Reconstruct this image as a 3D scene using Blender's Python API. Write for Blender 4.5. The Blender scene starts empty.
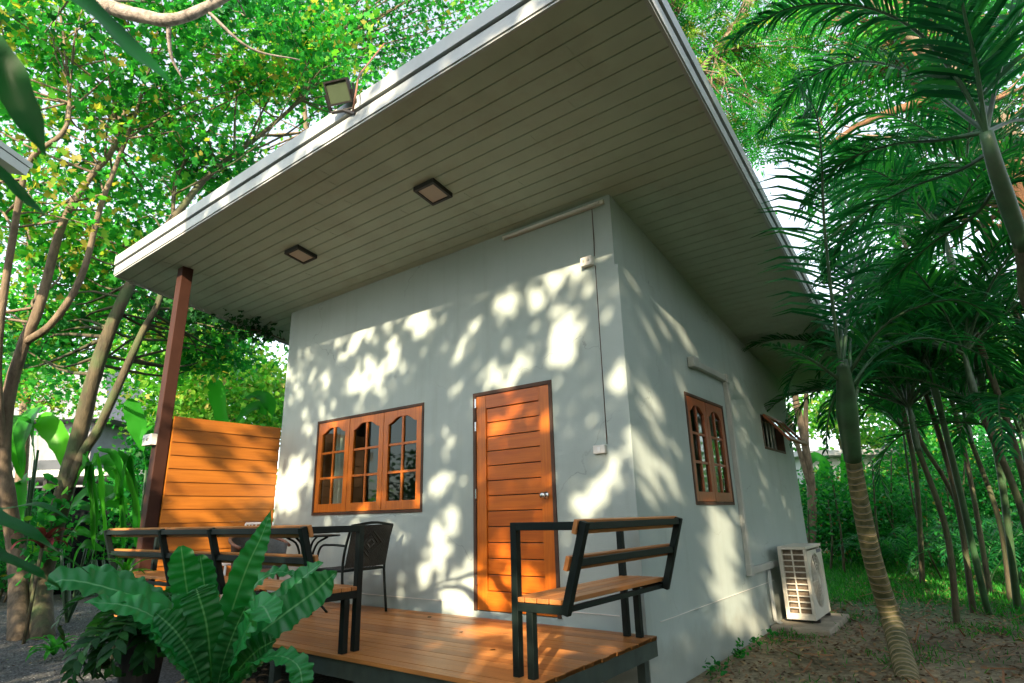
import bpy, math, random
import numpy as np
from mathutils import Vector, Matrix
random.seed(7); RNG = np.random.default_rng(11)
S = bpy.context.scene; COL = S.collection
R_ = math.radians
CZ = 1.30                                  # eye height above the ground

# ------------------------------------------------------------------ camera
def cam_axes():
    yaw, pit, roll = -.643531980, .288256624, -.0238763310
    d = Vector((math.sin(yaw)*math.cos(pit), math.cos(yaw)*math.cos(pit), math.sin(pit)))
    r = Vector((math.cos(yaw), -math.sin(yaw), 0)); u = r.cross(d)
    return r*math.cos(roll)+u*math.sin(roll), -r*math.sin(roll)+u*math.cos(roll), d
CR, CU, CD = cam_axes(); FPX = 589.853
cam = bpy.data.cameras.new("camera"); cam.sensor_width = 36; cam.lens = FPX/1024*36
cam.clip_start = .05; cam.clip_end = 500
co = bpy.data.objects.new("camera", cam); COL.objects.link(co)
co.matrix_world = Matrix(((CR.x, CU.x, -CD.x, 0), (CR.y, CU.y, -CD.y, 0), (CR.z, CU.z, -CD.z, CZ), (0, 0, 0, 1)))
cam.dof.use_dof = True; cam.dof.focus_distance = 5.2; cam.dof.aperture_fstop = 3.2
S.camera = co
def at(px, py, dep):                       # a point seen at this pixel, dep metres along the view axis
    return CR*((px-512)/FPX*dep) - CU*((py-341.5)/FPX*dep) + CD*dep + Vector((0, 0, CZ))

# ------------------------------------------------------------------ light
SUN = Vector((1, -2.2, 1.01)).normalized()  # towards the sun
w = bpy.data.worlds.new("World"); S.world = w; w.use_nodes = True
nt = w.node_tree; sky = nt.nodes.new('ShaderNodeTexSky'); sky.sky_type = 'NISHITA'; sky.sun_disc = False
sky.sun_elevation = math.asin(SUN.z); sky.sun_rotation = math.atan2(SUN.x, SUN.y)
sky.air_density = 1.0; sky.dust_density = 1.6; sky.ozone_density = 1.0
nt.nodes['Background'].inputs[1].default_value = SKY_STRENGTH = .135
hs = nt.nodes.new('ShaderNodeHueSaturation'); hs.inputs['Saturation'].default_value = .45; hs.inputs['Value'].default_value = 1.25
nt.links.new(sky.outputs[0], hs.inputs['Color']); nt.links.new(hs.outputs[0], nt.nodes['Background'].inputs[0])
sl = bpy.data.lights.new("sun", 'SUN'); sl.energy = 4.8; sl.angle = R_(.5); sl.color = (1, .79, .54)
so = bpy.data.objects.new("sun", sl); COL.objects.link(so)
so.rotation_euler = (-SUN).to_track_quat('-Z', 'Y').to_euler()
S.view_settings.view_transform = 'Standard'; S.view_settings.look = 'None'
S.view_settings.gamma = 1; S.view_settings.use_curve_mapping = False
S.view_settings.exposure = 1.75
cy = S.cycles
cy.max_bounces = 7; cy.diffuse_bounces = 4; cy.glossy_bounces = 3; cy.transmission_bounces = 5
cy.transparent_max_bounces = 6; cy.caustics_reflective = False; cy.caustics_refractive = False
cy.sample_clamp_indirect = 6; cy.use_denoising = True

# ------------------------------------------------------------------ materials
def newmat(name):
    m = bpy.data.materials.new(name); m.use_nodes = True
    return m, m.node_tree, m.node_tree.nodes['Principled BSDF']
def N(nt, t, **kw):
    n = nt.nodes.new(t)
    for k, v in kw.items(): setattr(n, k, v)
    return n
def ramp(nt, fac, stops):
    n = N(nt, 'ShaderNodeValToRGB'); e = n.color_ramp.elements
    while len(e) < len(stops): e.new(.5)
    for i, (p, c) in enumerate(stops):
        e[i].position = p; e[i].color = (c[0], c[1], c[2], 1)
    nt.links.new(fac, n.inputs[0]); return n.outputs[0]
def noise(nt, scale, detail=4, sc=(1, 1, 1), rough=.55, obj=True):
    tc = N(nt, 'ShaderNodeTexCoord'); mp = N(nt, 'ShaderNodeMapping'); mp.inputs['Scale'].default_value = sc
    n = N(nt, 'ShaderNodeTexNoise'); n.inputs['Scale'].default_value = scale; n.inputs['Detail'].default_value = detail
    n.inputs['Roughness'].default_value = rough
    nt.links.new(tc.outputs['Object'], mp.inputs[0]); nt.links.new(mp.outputs[0], n.inputs['Vector'])
    return n.outputs['Fac']
def mixc(nt, fac, a, b, mode='MIX'):
    n = N(nt, 'ShaderNodeMix', data_type='RGBA', blend_type=mode)
    for sock, v in ((n.inputs[0], fac), (n.inputs[6], a), (n.inputs[7], b)):
        if hasattr(v, 'is_linked'): nt.links.new(v, sock)
        elif isinstance(v, (int, float)): sock.default_value = v
        else: sock.default_value = (v[0], v[1], v[2], 1)
    return n.outputs[2]
def bump(nt, bs, h, strength, dist=.01):
    b = N(nt, 'ShaderNodeBump'); b.inputs['Strength'].default_value = strength; b.inputs['Distance'].default_value = dist
    nt.links.new(h, b.inputs['Height']); nt.links.new(b.outputs[0], bs.inputs['Normal'])
def attr(nt, name='tint'):
    a = N(nt, 'ShaderNodeAttribute'); a.attribute_name = name; return a.outputs['Fac']
def simple(name, c, rough=.6, var=.15, ns=6, metal=0, bmp=0, bscale=80, stain=0, stainc=(.1, .09, .06)):
    m, nt, bs = newmat(name)
    f = noise(nt, ns)
    col = ramp(nt, f, [(.3, [x*(1-var) for x in c]), (.7, [min(1, x*(1+var)) for x in c])])
    if stain:
        sn = ramp(nt, noise(nt, 2.3, 8, (1, 1, .35), .7), [(.5, (0, 0, 0)), (.72, (stain,)*3)])
        col = mixc(nt, sn, col, stainc)
    nt.links.new(col, bs.inputs['Base Color']); bs.inputs['Roughness'].default_value = rough
    bs.inputs['Metallic'].default_value = metal
    if bmp: bump(nt, bs, noise(nt, bscale, 5), bmp, .004)
    return m
def wood(name, a, b, axis, rough=.45, coat=0, fine=1):
    m, nt, bs = newmat(name)
    sc = [14*fine, 14*fine, 14*fine]; sc[axis] = .7
    g = noise(nt, 3.0, 8, tuple(sc), .65); g2 = noise(nt, 1.3, 3)
    col = ramp(nt, g, [(.3, a), (.62, b)])
    col = mixc(nt, .25, col, ramp(nt, g2, [(.3, a), (.7, b)]))
    t = attr(nt); mul = ramp(nt, t, [(0, (.56, .50, .46)), (.5, (.86, .84, .82)), (1, (1.0, 1.0, 1.0))])
    col = mixc(nt, 1.0, col, mul, 'MULTIPLY')
    nt.links.new(col, bs.inputs['Base Color']); bs.inputs['Roughness'].default_value = rough
    bs.inputs['Coat Weight'].default_value = coat; bs.inputs['Coat Roughness'].default_value = .25
    bump(nt, bs, g, .25, .003)
    return m
def leafmat(name, stops, transl=.35, rough=.45, tr=1.6):
    m, nt, bs = newmat(name)
    col = ramp(nt, attr(nt), stops)
    n = noise(nt, 1.1, 2); col = mixc(nt, n, col, mixc(nt, 1, col, (.8, 1.0, .9), 'MULTIPLY'))
    nt.links.new(col, bs.inputs['Base Color']); bs.inputs['Roughness'].default_value = rough
    bs.inputs['Specular IOR Level'].default_value = .16
    tl = N(nt, 'ShaderNodeBsdfTranslucent')
    nt.links.new(mixc(nt, 1, col, (1.15*tr, 1.25*tr, .5*tr), 'MULTIPLY'), tl.inputs[0])
    mx = N(nt, 'ShaderNodeMixShader'); mx.inputs[0].default_value = transl
    nt.links.new(bs.outputs[0], mx.inputs[1]); nt.links.new(tl.outputs[0], mx.inputs[2])
    nt.links.new(mx.outputs[0], nt.nodes['Material Output'].inputs[0])
    return m
def bark(name, a, b, sc=(1, 1, .35), s=9, green=0):
    m, nt, bs = newmat(name)
    g = noise(nt, s, 8, sc, .7)
    col = ramp(nt, g, [(.32, a), (.62, b)])
    if green: col = mixc(nt, ramp(nt, noise(nt, 3, 5), [(.45, (0, 0, 0)), (.62, (green,)*3)]), col, (.05, .09, .03))
    nt.links.new(col, bs.inputs['Base Color']); bs.inputs['Roughness'].default_value = .85
    bump(nt, bs, g, .8, .03)
    return m
M = {}
m, nt, bs = newmat('painted render')
col = ramp(nt, noise(nt, 1.4, 6), [(.3, (.345, .42, .40)), (.7, (.40, .475, .455))])
col = mixc(nt, ramp(nt, noise(nt, 3.2, 7, (2.2, 2.2, .16), .6), [(.52, (0, 0, 0)), (.75, (.28,)*3)]), col, (.25, .29, .25))      # rain streaks
col = mixc(nt, ramp(nt, noise(nt, 9, 8, rough=.75), [(.6, (0, 0, 0)), (.75, (.22,)*3)]), col, (.26, .29, .25))
tc = N(nt, 'ShaderNodeTexCoord'); sx = N(nt, 'ShaderNodeSeparateXYZ'); nt.links.new(tc.outputs['Object'], sx.inputs[0])
nn_ = N(nt, 'ShaderNodeTexNoise'); nn_.inputs['Scale'].default_value = 2.4; nn_.inputs['Detail'].default_value = 6; nt.links.new(tc.outputs['Object'], nn_.inputs['Vector'])
va = N(nt, 'ShaderNodeVectorMath', operation='MULTIPLY_ADD'); nt.links.new(nn_.outputs['Color'], va.inputs[0]); va.inputs[1].default_value = (.7, .7, .7); nt.links.new(tc.outputs['Object'], va.inputs[2])
vo = N(nt, 'ShaderNodeTexVoronoi', feature='DISTANCE_TO_EDGE'); vo.inputs['Scale'].default_value = .62; nt.links.new(va.outputs[0], vo.inputs['Vector'])
crk = mixc(nt, 1, ramp(nt, vo.outputs['Distance'], [(0, (1, 1, 1)), (.0035, (0, 0, 0))]), ramp(nt, noise(nt, .8, 2), [(.5, (0, 0, 0)), (.58, (.45,)*3)]), 'MULTIPLY')
col = mixc(nt, crk, col, (.12, .13, .12))      # hairline cracks
ad = N(nt, 'ShaderNodeMath', operation='MULTIPLY_ADD'); nt.links.new(noise(nt, 5, 6), ad.inputs[0]); ad.inputs[1].default_value = -.45; nt.links.new(sx.outputs[2], ad.inputs[2])
col = mixc(nt, ramp(nt, ad.outputs[0], [(0, (.30,)*3), (.16, (0, 0, 0))]), col, (.22, .20, .15))      # mud splash at the foot
nt.links.new(col, bs.inputs['Base Color']); bs.inputs['Roughness'].default_value = .8
hh = mixc(nt, .75, noise(nt, 130, 4), noise(nt, 2.2, 3)); bump(nt, bs, hh, .5, .012); M['wall'] = m
M['white'] = simple('white metal', (.42, .46, .46), .45, .06, 5, stain=.2, stainc=(.3, .28, .22))
M['soffit'] = simple('soffit board', (.45, .54, .44), .6, .07, 3, stain=.3, stainc=(.28, .22, .15))
M['roof'] = simple('roof metal', (.35, .36, .36), .5, .1)
M['darkgroove'] = simple('fascia groove', (.10, .10, .09), .8)
M['orangewood'] = wood('orange varnished wood', (.46, .10, .006), (.66, .19, .013), 2, .4, .2)
M['orangewood_h'] = wood('orange varnished plank', (.44, .09, .005), (.62, .165, .011), 0, .4, .2)
M['trimdark'] = simple('dark frame edge', (.07, .035, .02), .7, .3)
M['redwood'] = wood('red brown wood', (.22, .055, .02), (.36, .10, .03), 2, .45, .15)
M['screen'] = wood('screen siding', (.32, .10, .008), (.46, .16, .014), 1, .5)
M['deck'] = wood('deck composite', (.36, .14, .035), (.58, .255, .075), 0, .36)
M['benchx'] = wood('bench slat lengthways', (.38, .14, .035), (.55, .235, .07), 0, .45)
M['benchy'] = wood('bench slat crossways', (.38, .14, .035), (.55, .235, .07), 1, .45)
M['steel'] = simple('black painted steel', (.004, .010, .009), .5, .3, 12, bmp=.1)
M['steel'].node_tree.nodes['Principled BSDF'].inputs['Specular IOR Level'].default_value = .25
M['deckframe'] = simple('dark steel channel', (.035, .055, .048), .6, .3, 8, stain=.4, stainc=(.09, .10, .06))
M['post'] = simple('brown painted post', (.045, .020, .014), .5, .15, 4)
M['post'].node_tree.nodes['Principled BSDF'].inputs['Specular IOR Level'].default_value = .15
M['black'] = simple('black plastic', (.015, .015, .015), .5)
M['lens'] = simple('frosted lens', (.55, .45, .36), .35, .05)
M['floodglass'] = simple('flood glass', (.07, .10, .06), .2, .2, 3)
M['chrome'] = simple('brushed chrome', (.6, .6, .58), .25, .05, metal=1)
M['plastic'] = simple('white plastic', (.72, .71, .66), .4, .05, stain=.15)
M['duct'] = simple('line cover plastic', (.42, .44, .41), .5, .06, stain=.25)
M['acbody'] = simple('cream casing', (.62, .60, .52), .5, .06, 4, stain=.3, stainc=(.35, .3, .2))
M['coil'] = simple('condenser coil', (.17, .13, .09), .6, .3, 30, bmp=.5, bscale=200)
M['concrete'] = simple('concrete', (.30, .27, .21), .9, .2, 7, bmp=.6, bscale=60, stain=.4)
M['net'] = simple('black shade net', (.005, .007, .008), .9, .4, 5, bmp=.4); M['net'].node_tree.nodes['Principled BSDF'].inputs['Specular IOR Level'].default_value = .1
M['curtain'] = simple('curtain', (.55, .62, .60), .8, .12, 3)
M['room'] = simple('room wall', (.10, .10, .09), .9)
M['ink'] = simple('dark ink', (.02, .03, .03), .7)
M['rattan'] = simple('brown rattan', (.22, .10, .06), .6, .25, 30)
M['wicker'] = simple('dark wicker', (.055, .06, .058), .6, .3, 60)
M['cobrown'] = simple('dead leaf', (.22, .10, .04), .8, .4, 10)
M['pot'] = simple('black pot', (.02, .02, .022), .55)
M['soil'] = simple('potting soil', (.05, .035, .022), .95, .4, 20, bmp=.6)
M['greyroof'] = simple('grey roof tile', (.16, .17, .19), .8, .2, 3)
M['cream'] = simple('pale wall', (.42, .45, .44), .85, .08, 2, stain=.3)
M['carpaint'] = simple('white car paint', (.7, .72, .7), .2, .03)
M['carglass'] = simple('car glass', (.02, .025, .03), .08, .1)
M['rubber'] = simple('rubber', (.02, .02, .02), .8)
M['rod'] = simple('white rod', (.75, .76, .74), .4, .05)
m, nt, bs = newmat('window glass')
gl = N(nt, 'ShaderNodeBsdfGlossy'); gl.inputs['Roughness'].default_value = .02; gl.inputs[0].default_value = (.8, .9, .85, 1)
tp = N(nt, 'ShaderNodeBsdfTransparent'); tp.inputs[0].default_value = (.62, .72, .68, 1)
fr_ = N(nt, 'ShaderNodeFresnel'); fr_.inputs[0].default_value = 1.5
mx = N(nt, 'ShaderNodeMixShader'); nt.links.new(fr_.outputs[0], mx.inputs[0]); nt.links.new(tp.outputs[0], mx.inputs[1]); nt.links.new(gl.outputs[0], mx.inputs[2])
nt.links.new(mx.outputs[0], nt.nodes['Material Output'].inputs[0]); M['glass'] = m

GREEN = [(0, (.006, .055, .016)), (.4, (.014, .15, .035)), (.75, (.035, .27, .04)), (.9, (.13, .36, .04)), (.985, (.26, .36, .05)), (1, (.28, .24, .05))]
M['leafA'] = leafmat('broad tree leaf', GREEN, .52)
M['leafB'] = leafmat('bright yellow green leaf', [(0, (.015, .12, .02)), (.5, (.07, .28, .03)), (.85, (.22, .36, .05)), (1, (.42, .34, .12))], .45)  # paler yellow green range for some background leaves
M['leafC'] = leafmat('deep green leaf', [(0, (.008, .045, .018)), (.6, (.02, .10, .03)), (1, (.05, .18, .04))], .35)
M['palm'] = leafmat('palm leaflet', [(0, (.004, .045, .02)), (.5, (.010, .115, .04)), (1, (.045, .25, .05))], .4, .35)
M['banana'] = leafmat('banana leaf', [(0, (.01, .09, .015)), (.6, (.03, .22, .02)), (1, (.09, .36, .03))], .45, .35)
M['redleaf'] = leafmat('red leaf', [(0, (.05, .008, .015)), (1, (.16, .03, .04))], .3, .35)
M['shrub'] = leafmat('shrub leaf', [(0, (.006, .06, .018)), (.6, (.015, .19, .035)), (.95, (.07, .33, .04)), (1, (.30, .10, .03))], .4)
M['bladeleaf'] = leafmat('strap leaf', [(0, (.006, .075, .02)), (1, (.012, .13, .03))], .3, .35)
M['grass'] = leafmat('grass', [(0, (.015, .12, .02)), (.7, (.035, .28, .03)), (1, (.14, .34, .05))], .35)
M['bark'] = bark('warm bark', (.06, .045, .028), (.19, .145, .095))
M['barkmoss'] = bark('mossy bark', (.025, .024, .014), (.095, .08, .045), green=.8)
M['bark2'] = bark('patchy brown bark', (.035, .028, .018), (.15, .115, .072), (1, 1, .5), 7, green=.45)
M['barkpale'] = bark('pale bark', (.06, .05, .04), (.30, .26, .22), (1, 1, 1), 11)
M['barkred'] = bark('orange bark', (.07, .035, .018), (.17, .085, .04))
m, nt, bs = newmat('ringed palm trunk')
tc = N(nt, 'ShaderNodeTexCoord'); sp = N(nt, 'ShaderNodeSeparateXYZ'); nt.links.new(tc.outputs['Object'], sp.inputs[0])
v = N(nt, 'ShaderNodeMath', operation='MULTIPLY'); nt.links.new(attr(nt, 'along'), v.inputs[0]); v.inputs[1].default_value = 15.0
nz = N(nt, 'ShaderNodeMath', operation='MULTIPLY_ADD'); nt.links.new(noise(nt, 2.5), nz.inputs[0]); nz.inputs[1].default_value = 2.2; nt.links.new(v.outputs[0], nz.inputs[2])
fc = N(nt, 'ShaderNodeMath', operation='FRACT'); nt.links.new(nz.outputs[0], fc.inputs[0])
c1 = ramp(nt, noise(nt, 11, 6), [(.35, (.04, .05, .015)), (.65, (.16, .14, .06))])
c2 = ramp(nt, fc.outputs[0], [(0, (.36, .29, .16)), (.10, (.28, .21, .11)), (.16, (.05, .04, .02)), (.30, (.6, .6, .6))])
e = ramp(nt, fc.outputs[0], [(0, (1, 1, 1)), (.14, (1, 1, 1)), (.30, (0, 0, 0))])
nt.links.new(mixc(nt, e, c1, c2), bs.inputs['Base Color']); bs.inputs['Roughness'].default_value = .8
bump(nt, bs, fc.outputs[0], .6, .02); M['ringed'] = m
M['shaft'] = simple('green crownshaft', (.03, .085, .035), .45, .45, 5, stain=.5, stainc=(.10, .10, .06))
# bird's nest fern leaf: pale midrib, cross ribs
m, nt, bs = newmat('nest fern leaf')
ac = attr(nt, 'across'); ab = N(nt, 'ShaderNodeMath', operation='ABSOLUTE'); nt.links.new(ac, ab.inputs[0])
base = ramp(nt, attr(nt), [(0, (.005, .10, .028)), (1, (.028, .31, .08))])
base = mixc(nt, noise(nt, 9, 3), base, mixc(nt, 1, base, (.6, .75, .6), 'MULTIPLY'))
geo = N(nt, 'ShaderNodeNewGeometry')
ribc = mixc(nt, geo.outputs['Backfacing'], (.13, .36, .16), (.012, .015, .008))
col = mixc(nt, ramp(nt, ab.outputs[0], [(.03, (1, 1, 1)), (.07, (0, 0, 0))]), base, ribc)
nt.links.new(col, bs.inputs['Base Color']); bs.inputs['Roughness'].default_value = .38
tl = N(nt, 'ShaderNodeBsdfTranslucent'); nt.links.new(mixc(nt, 1, col, (1.6, 2.2, .6), 'MULTIPLY'), tl.inputs[0])
mx = N(nt, 'ShaderNodeMixShader'); mx.inputs[0].default_value = .25
nt.links.new(bs.outputs[0], mx.inputs[1]); nt.links.new(tl.outputs[0], mx.inputs[2]); nt.links.new(mx.outputs[0], nt.nodes['Material Output'].inputs[0])
M['nest'] = m

# ------------------------------------------------------------------ mesh tools
ROOT = {}
def tag(o, label=None, cat=None, group=None, kind=None):
    for k, v in (('label', label), ('category', cat), ('group', group), ('kind', kind)):
        if v: o[k] = v
    return o
def thing(name, label, cat, loc=(0, 0, 0), group=None):
    o = bpy.data.objects.new(name, None); COL.objects.link(o); o.location = loc; o.empty_display_size = .2
    ROOT[o] = Vector(loc); return tag(o, label, cat, group)
class MB:
    def __init__(s): s.v = []; s.f = []; s.t = []; s.a = []; s.useA = False
    def add(s, vs, fs, tint=.5, a=None):
        k = len(s.v); s.v += [tuple(v) for v in vs]; s.f += [tuple(i+k for i in f) for f in fs]
        s.t += [tint]*len(fs); s.a += (list(a) if a is not None else [0]*len(vs))
        if a is not None: s.useA = True
        return s
    def box(s, x0, x1, y0, y1, z0, z1, tint=.5):
        if x0 > x1: x0, x1 = x1, x0
        if y0 > y1: y0, y1 = y1, y0
        return s.add([(x0, y0, z0), (x1, y0, z0), (x1, y1, z0), (x0, y1, z0), (x0, y0, z1), (x1, y0, z1), (x1, y1, z1), (x0, y1, z1)],
                     [(0, 3, 2, 1), (4, 5, 6, 7), (0, 1, 5, 4), (1, 2, 6, 5), (2, 3, 7, 6), (3, 0, 4, 7)], tint)
    def bar(s, p, q, w, h, up=(0, 0, 1), tint=.5):      # rectangular bar p to q, w sideways, h along up
        p, q, up = Vector(p), Vector(q), Vector(up); d = (q-p).normalized(); sd = d.cross(up)
        if sd.length < 1e-4: sd = d.cross(Vector((0, 1, 0)))
        sd.normalize(); u = sd.cross(d); sd *= w/2; u *= h/2
        return s.add([p-sd-u, p+sd-u, p+sd+u, p-sd+u, q-sd-u, q+sd-u, q+sd+u, q-sd+u],
                     [(0, 3, 2, 1), (4, 5, 6, 7), (0, 1, 5, 4), (1, 2, 6, 5), (2, 3, 7, 6), (3, 0, 4, 7)], tint)
    def tube(s, pts, rad, n=8, cap=True, tint=.5, wob=0):
        pts = [Vector(p) for p in pts]; k = len(pts)
        if not hasattr(rad, '__len__'): rad = [rad]*k
        vs = []; al = []; L = 0; ref = None
        for i, p in enumerate(pts):
            d = (pts[min(i+1, k-1)]-pts[max(i-1, 0)]).normalized()
            if ref is None: ref = Vector((1, 0, 0)) if abs(d.x) < .8 else Vector((0, 1, 0))
            e = (ref-d*ref.dot(d)).normalized(); ref = e; g = d.cross(e)
            if i: L += (p-pts[i-1]).length
            for j in range(n):
                t = 2*math.pi*j/n; r = rad[i]*(1+(random.uniform(-wob, wob) if wob else 0))
                vs.append(p+e*math.cos(t)*r+g*math.sin(t)*r); al.append(L)
        fs = [(i*n+j, i*n+(j+1) % n, (i+1)*n+(j+1) % n, (i+1)*n+j) for i in range(k-1) for j in range(n)]
        if cap: fs += [tuple(range(n-1, -1, -1)), tuple((k-1)*n+j for j in range(n))]
        return s.add(vs, fs, tint, al)
    def build(s, name, mat, parent=None, smooth=False, aname=None, bevel=0):
        me = bpy.data.meshes.new(name); o = bpy.data.objects.new(name, me)
        r = parent
        while r is not None and r not in ROOT: r = r.parent
        off = ROOT[r] if r is not None else Vector((0, 0, 0))
        me.from_pydata([(v[0]-off.x, v[1]-off.y, v[2]-off.z) for v in s.v], [], s.f)
        at_ = me.attributes.new('tint', 'FLOAT', 'FACE'); at_.data.foreach_set('value', s.t)
        if s.useA:
            at_ = me.attributes.new(aname or 'along', 'FLOAT', 'POINT'); at_.data.foreach_set('value', [float(x) for x in s.a])
        if smooth: me.polygons.foreach_set('use_smooth', [True]*len(me.polygons))
        me.materials.append(M[mat] if isinstance(mat, str) else mat); COL.objects.link(o)
        if bevel:
            b = o.modifiers.new('b', 'BEVEL'); b.width = bevel; b.segments = 2; b.limit_method = 'ANGLE'
        if parent is not None: o.parent = parent
        return o
def curve(pts, n):                          # smooth curve through points
    P = [Vector(p) for p in pts]; P = [P[0]*2-P[1]]+P+[P[-1]*2-P[-2]]; out = []
    m = len(P)-3
    for i in range(n):
        u = i/(n-1)*m; k = min(int(u), m-1); t = u-k; a, b, c, d = P[k:k+4]
        out.append(.5*((2*b)+(c-a)*t+(2*a-5*b+4*c-d)*t*t+(3*b-a-3*c+d)*t**3))
    return out

HEX = (np.array([(0, 0, 0), (.3, .26, .05), (.72, .22, .02), (1, 0, -.10), (.72, -.22, .02), (.3, -.26, .05)]), [(0, 1, 2, 3, 4, 5)])
LOB = (np.array([(0, 0, 0), (.12, .34, .04), (.45, .2, .03), (.62, .42, 0), (.7, .13, .02), (1, 0, -.12), (.7, -.13, .02), (.62, -.42, 0), (.45, -.2, .03), (.12, -.34, .04)]),
       [(0, 1, 2, 9), (9, 2, 8), (9, 8, 0), (2, 3, 4), (8, 2, 4, 6), (8, 6, 7), (4, 5, 6), (0, 8, 9)][:0]+[(0, 1, 2, 8, 9), (2, 3, 4), (8, 2, 4, 6), (6, 7, 8), (4, 5, 6)])
def _pin():
    vs = []; fs = []
    for i in range(7):
        x = .12+i*.12; L = .26*(1-.5*abs(i/6-.45))
        for s in (-1, 1):
            k = len(vs); vs += [(x, .01*s, 0), (x+.045, s*L*.5, -.01), (x+.06, s*L, -.07), (x-.03, s*L*.55, -.01)]; fs.append((k, k+1, k+2, k+3))
    k = len(vs); vs += [(.92, 0, -.02), (1.05, .04, -.06), (1.2, 0, -.1), (1.05, -.04, -.06)]; fs.append((k, k+1, k+2, k+3))
    return np.array(vs), fs
PIN = _pin()
def scatter(name, tmpl, pos, size, mat, parent=None, tint=None, up=.6, droop=.0, flat=False, nrm=None):
    tv, tf = tmpl; n = len(pos); K = len(tv); pos = np.asarray(pos, float)
    nn = RNG.normal(size=(n, 3)); nn /= np.linalg.norm(nn, axis=1)[:, None]
    nn = nn*(1-up)+np.array([0, 0, 1.])*up if nrm is None else nrm
    if flat: nn = RNG.normal(size=(n, 3))*.25+np.array([0, 0, 1.])
    nn /= np.linalg.norm(nn, axis=1)[:, None]+1e-9
    a = RNG.normal(size=(n, 3)); a[:, 2] -= droop; a -= (a*nn).sum(1)[:, None]*nn; a /= np.linalg.norm(a, axis=1)[:, None]+1e-9
    b = np.cross(nn, a); sz = (size if np.ndim(size) else size*RNG.uniform(.65, 1.3, n))
    V = pos[:, None, :]+sz[:, None, None]*(tv[None, :, 0, None]*a[:, None, :]+tv[None, :, 1, None]*b[:, None, :]+tv[None, :, 2, None]*nn[:, None, :])
    r = parent
    while r is not None and r not in ROOT: r = r.parent
    if r is not None: V = V-np.array(ROOT[r])
    lt = np.array([len(f) for f in tf]); li = np.concatenate([np.array(f) for f in tf])
    loops = (li[None, :]+np.arange(n)[:, None]*K).ravel(); tot = np.tile(lt, n); st = np.concatenate([[0], np.cumsum(tot)[:-1]])
    me = bpy.data.meshes.new(name); me.vertices.add(n*K); me.vertices.foreach_set('co', V.reshape(-1).astype(np.float32))
    me.loops.add(len(loops)); me.loops.foreach_set('vertex_index', loops.astype(np.int32))
    me.polygons.add(len(tot)); me.polygons.foreach_set('loop_start', st.astype(np.int32))
    me.update(calc_edges=True)
    tt = RNG.beta(2.2, 2.4, n) if tint is None else tint
    at_ = me.attributes.new('tint', 'FLOAT', 'FACE'); at_.data.foreach_set('value', np.repeat(tt, len(tf)).astype(np.float32))
    me.materials.append(M[mat]); o = bpy.data.objects.new(name, me); COL.objects.link(o)
    if parent is not None: o.parent = parent
    return o

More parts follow.
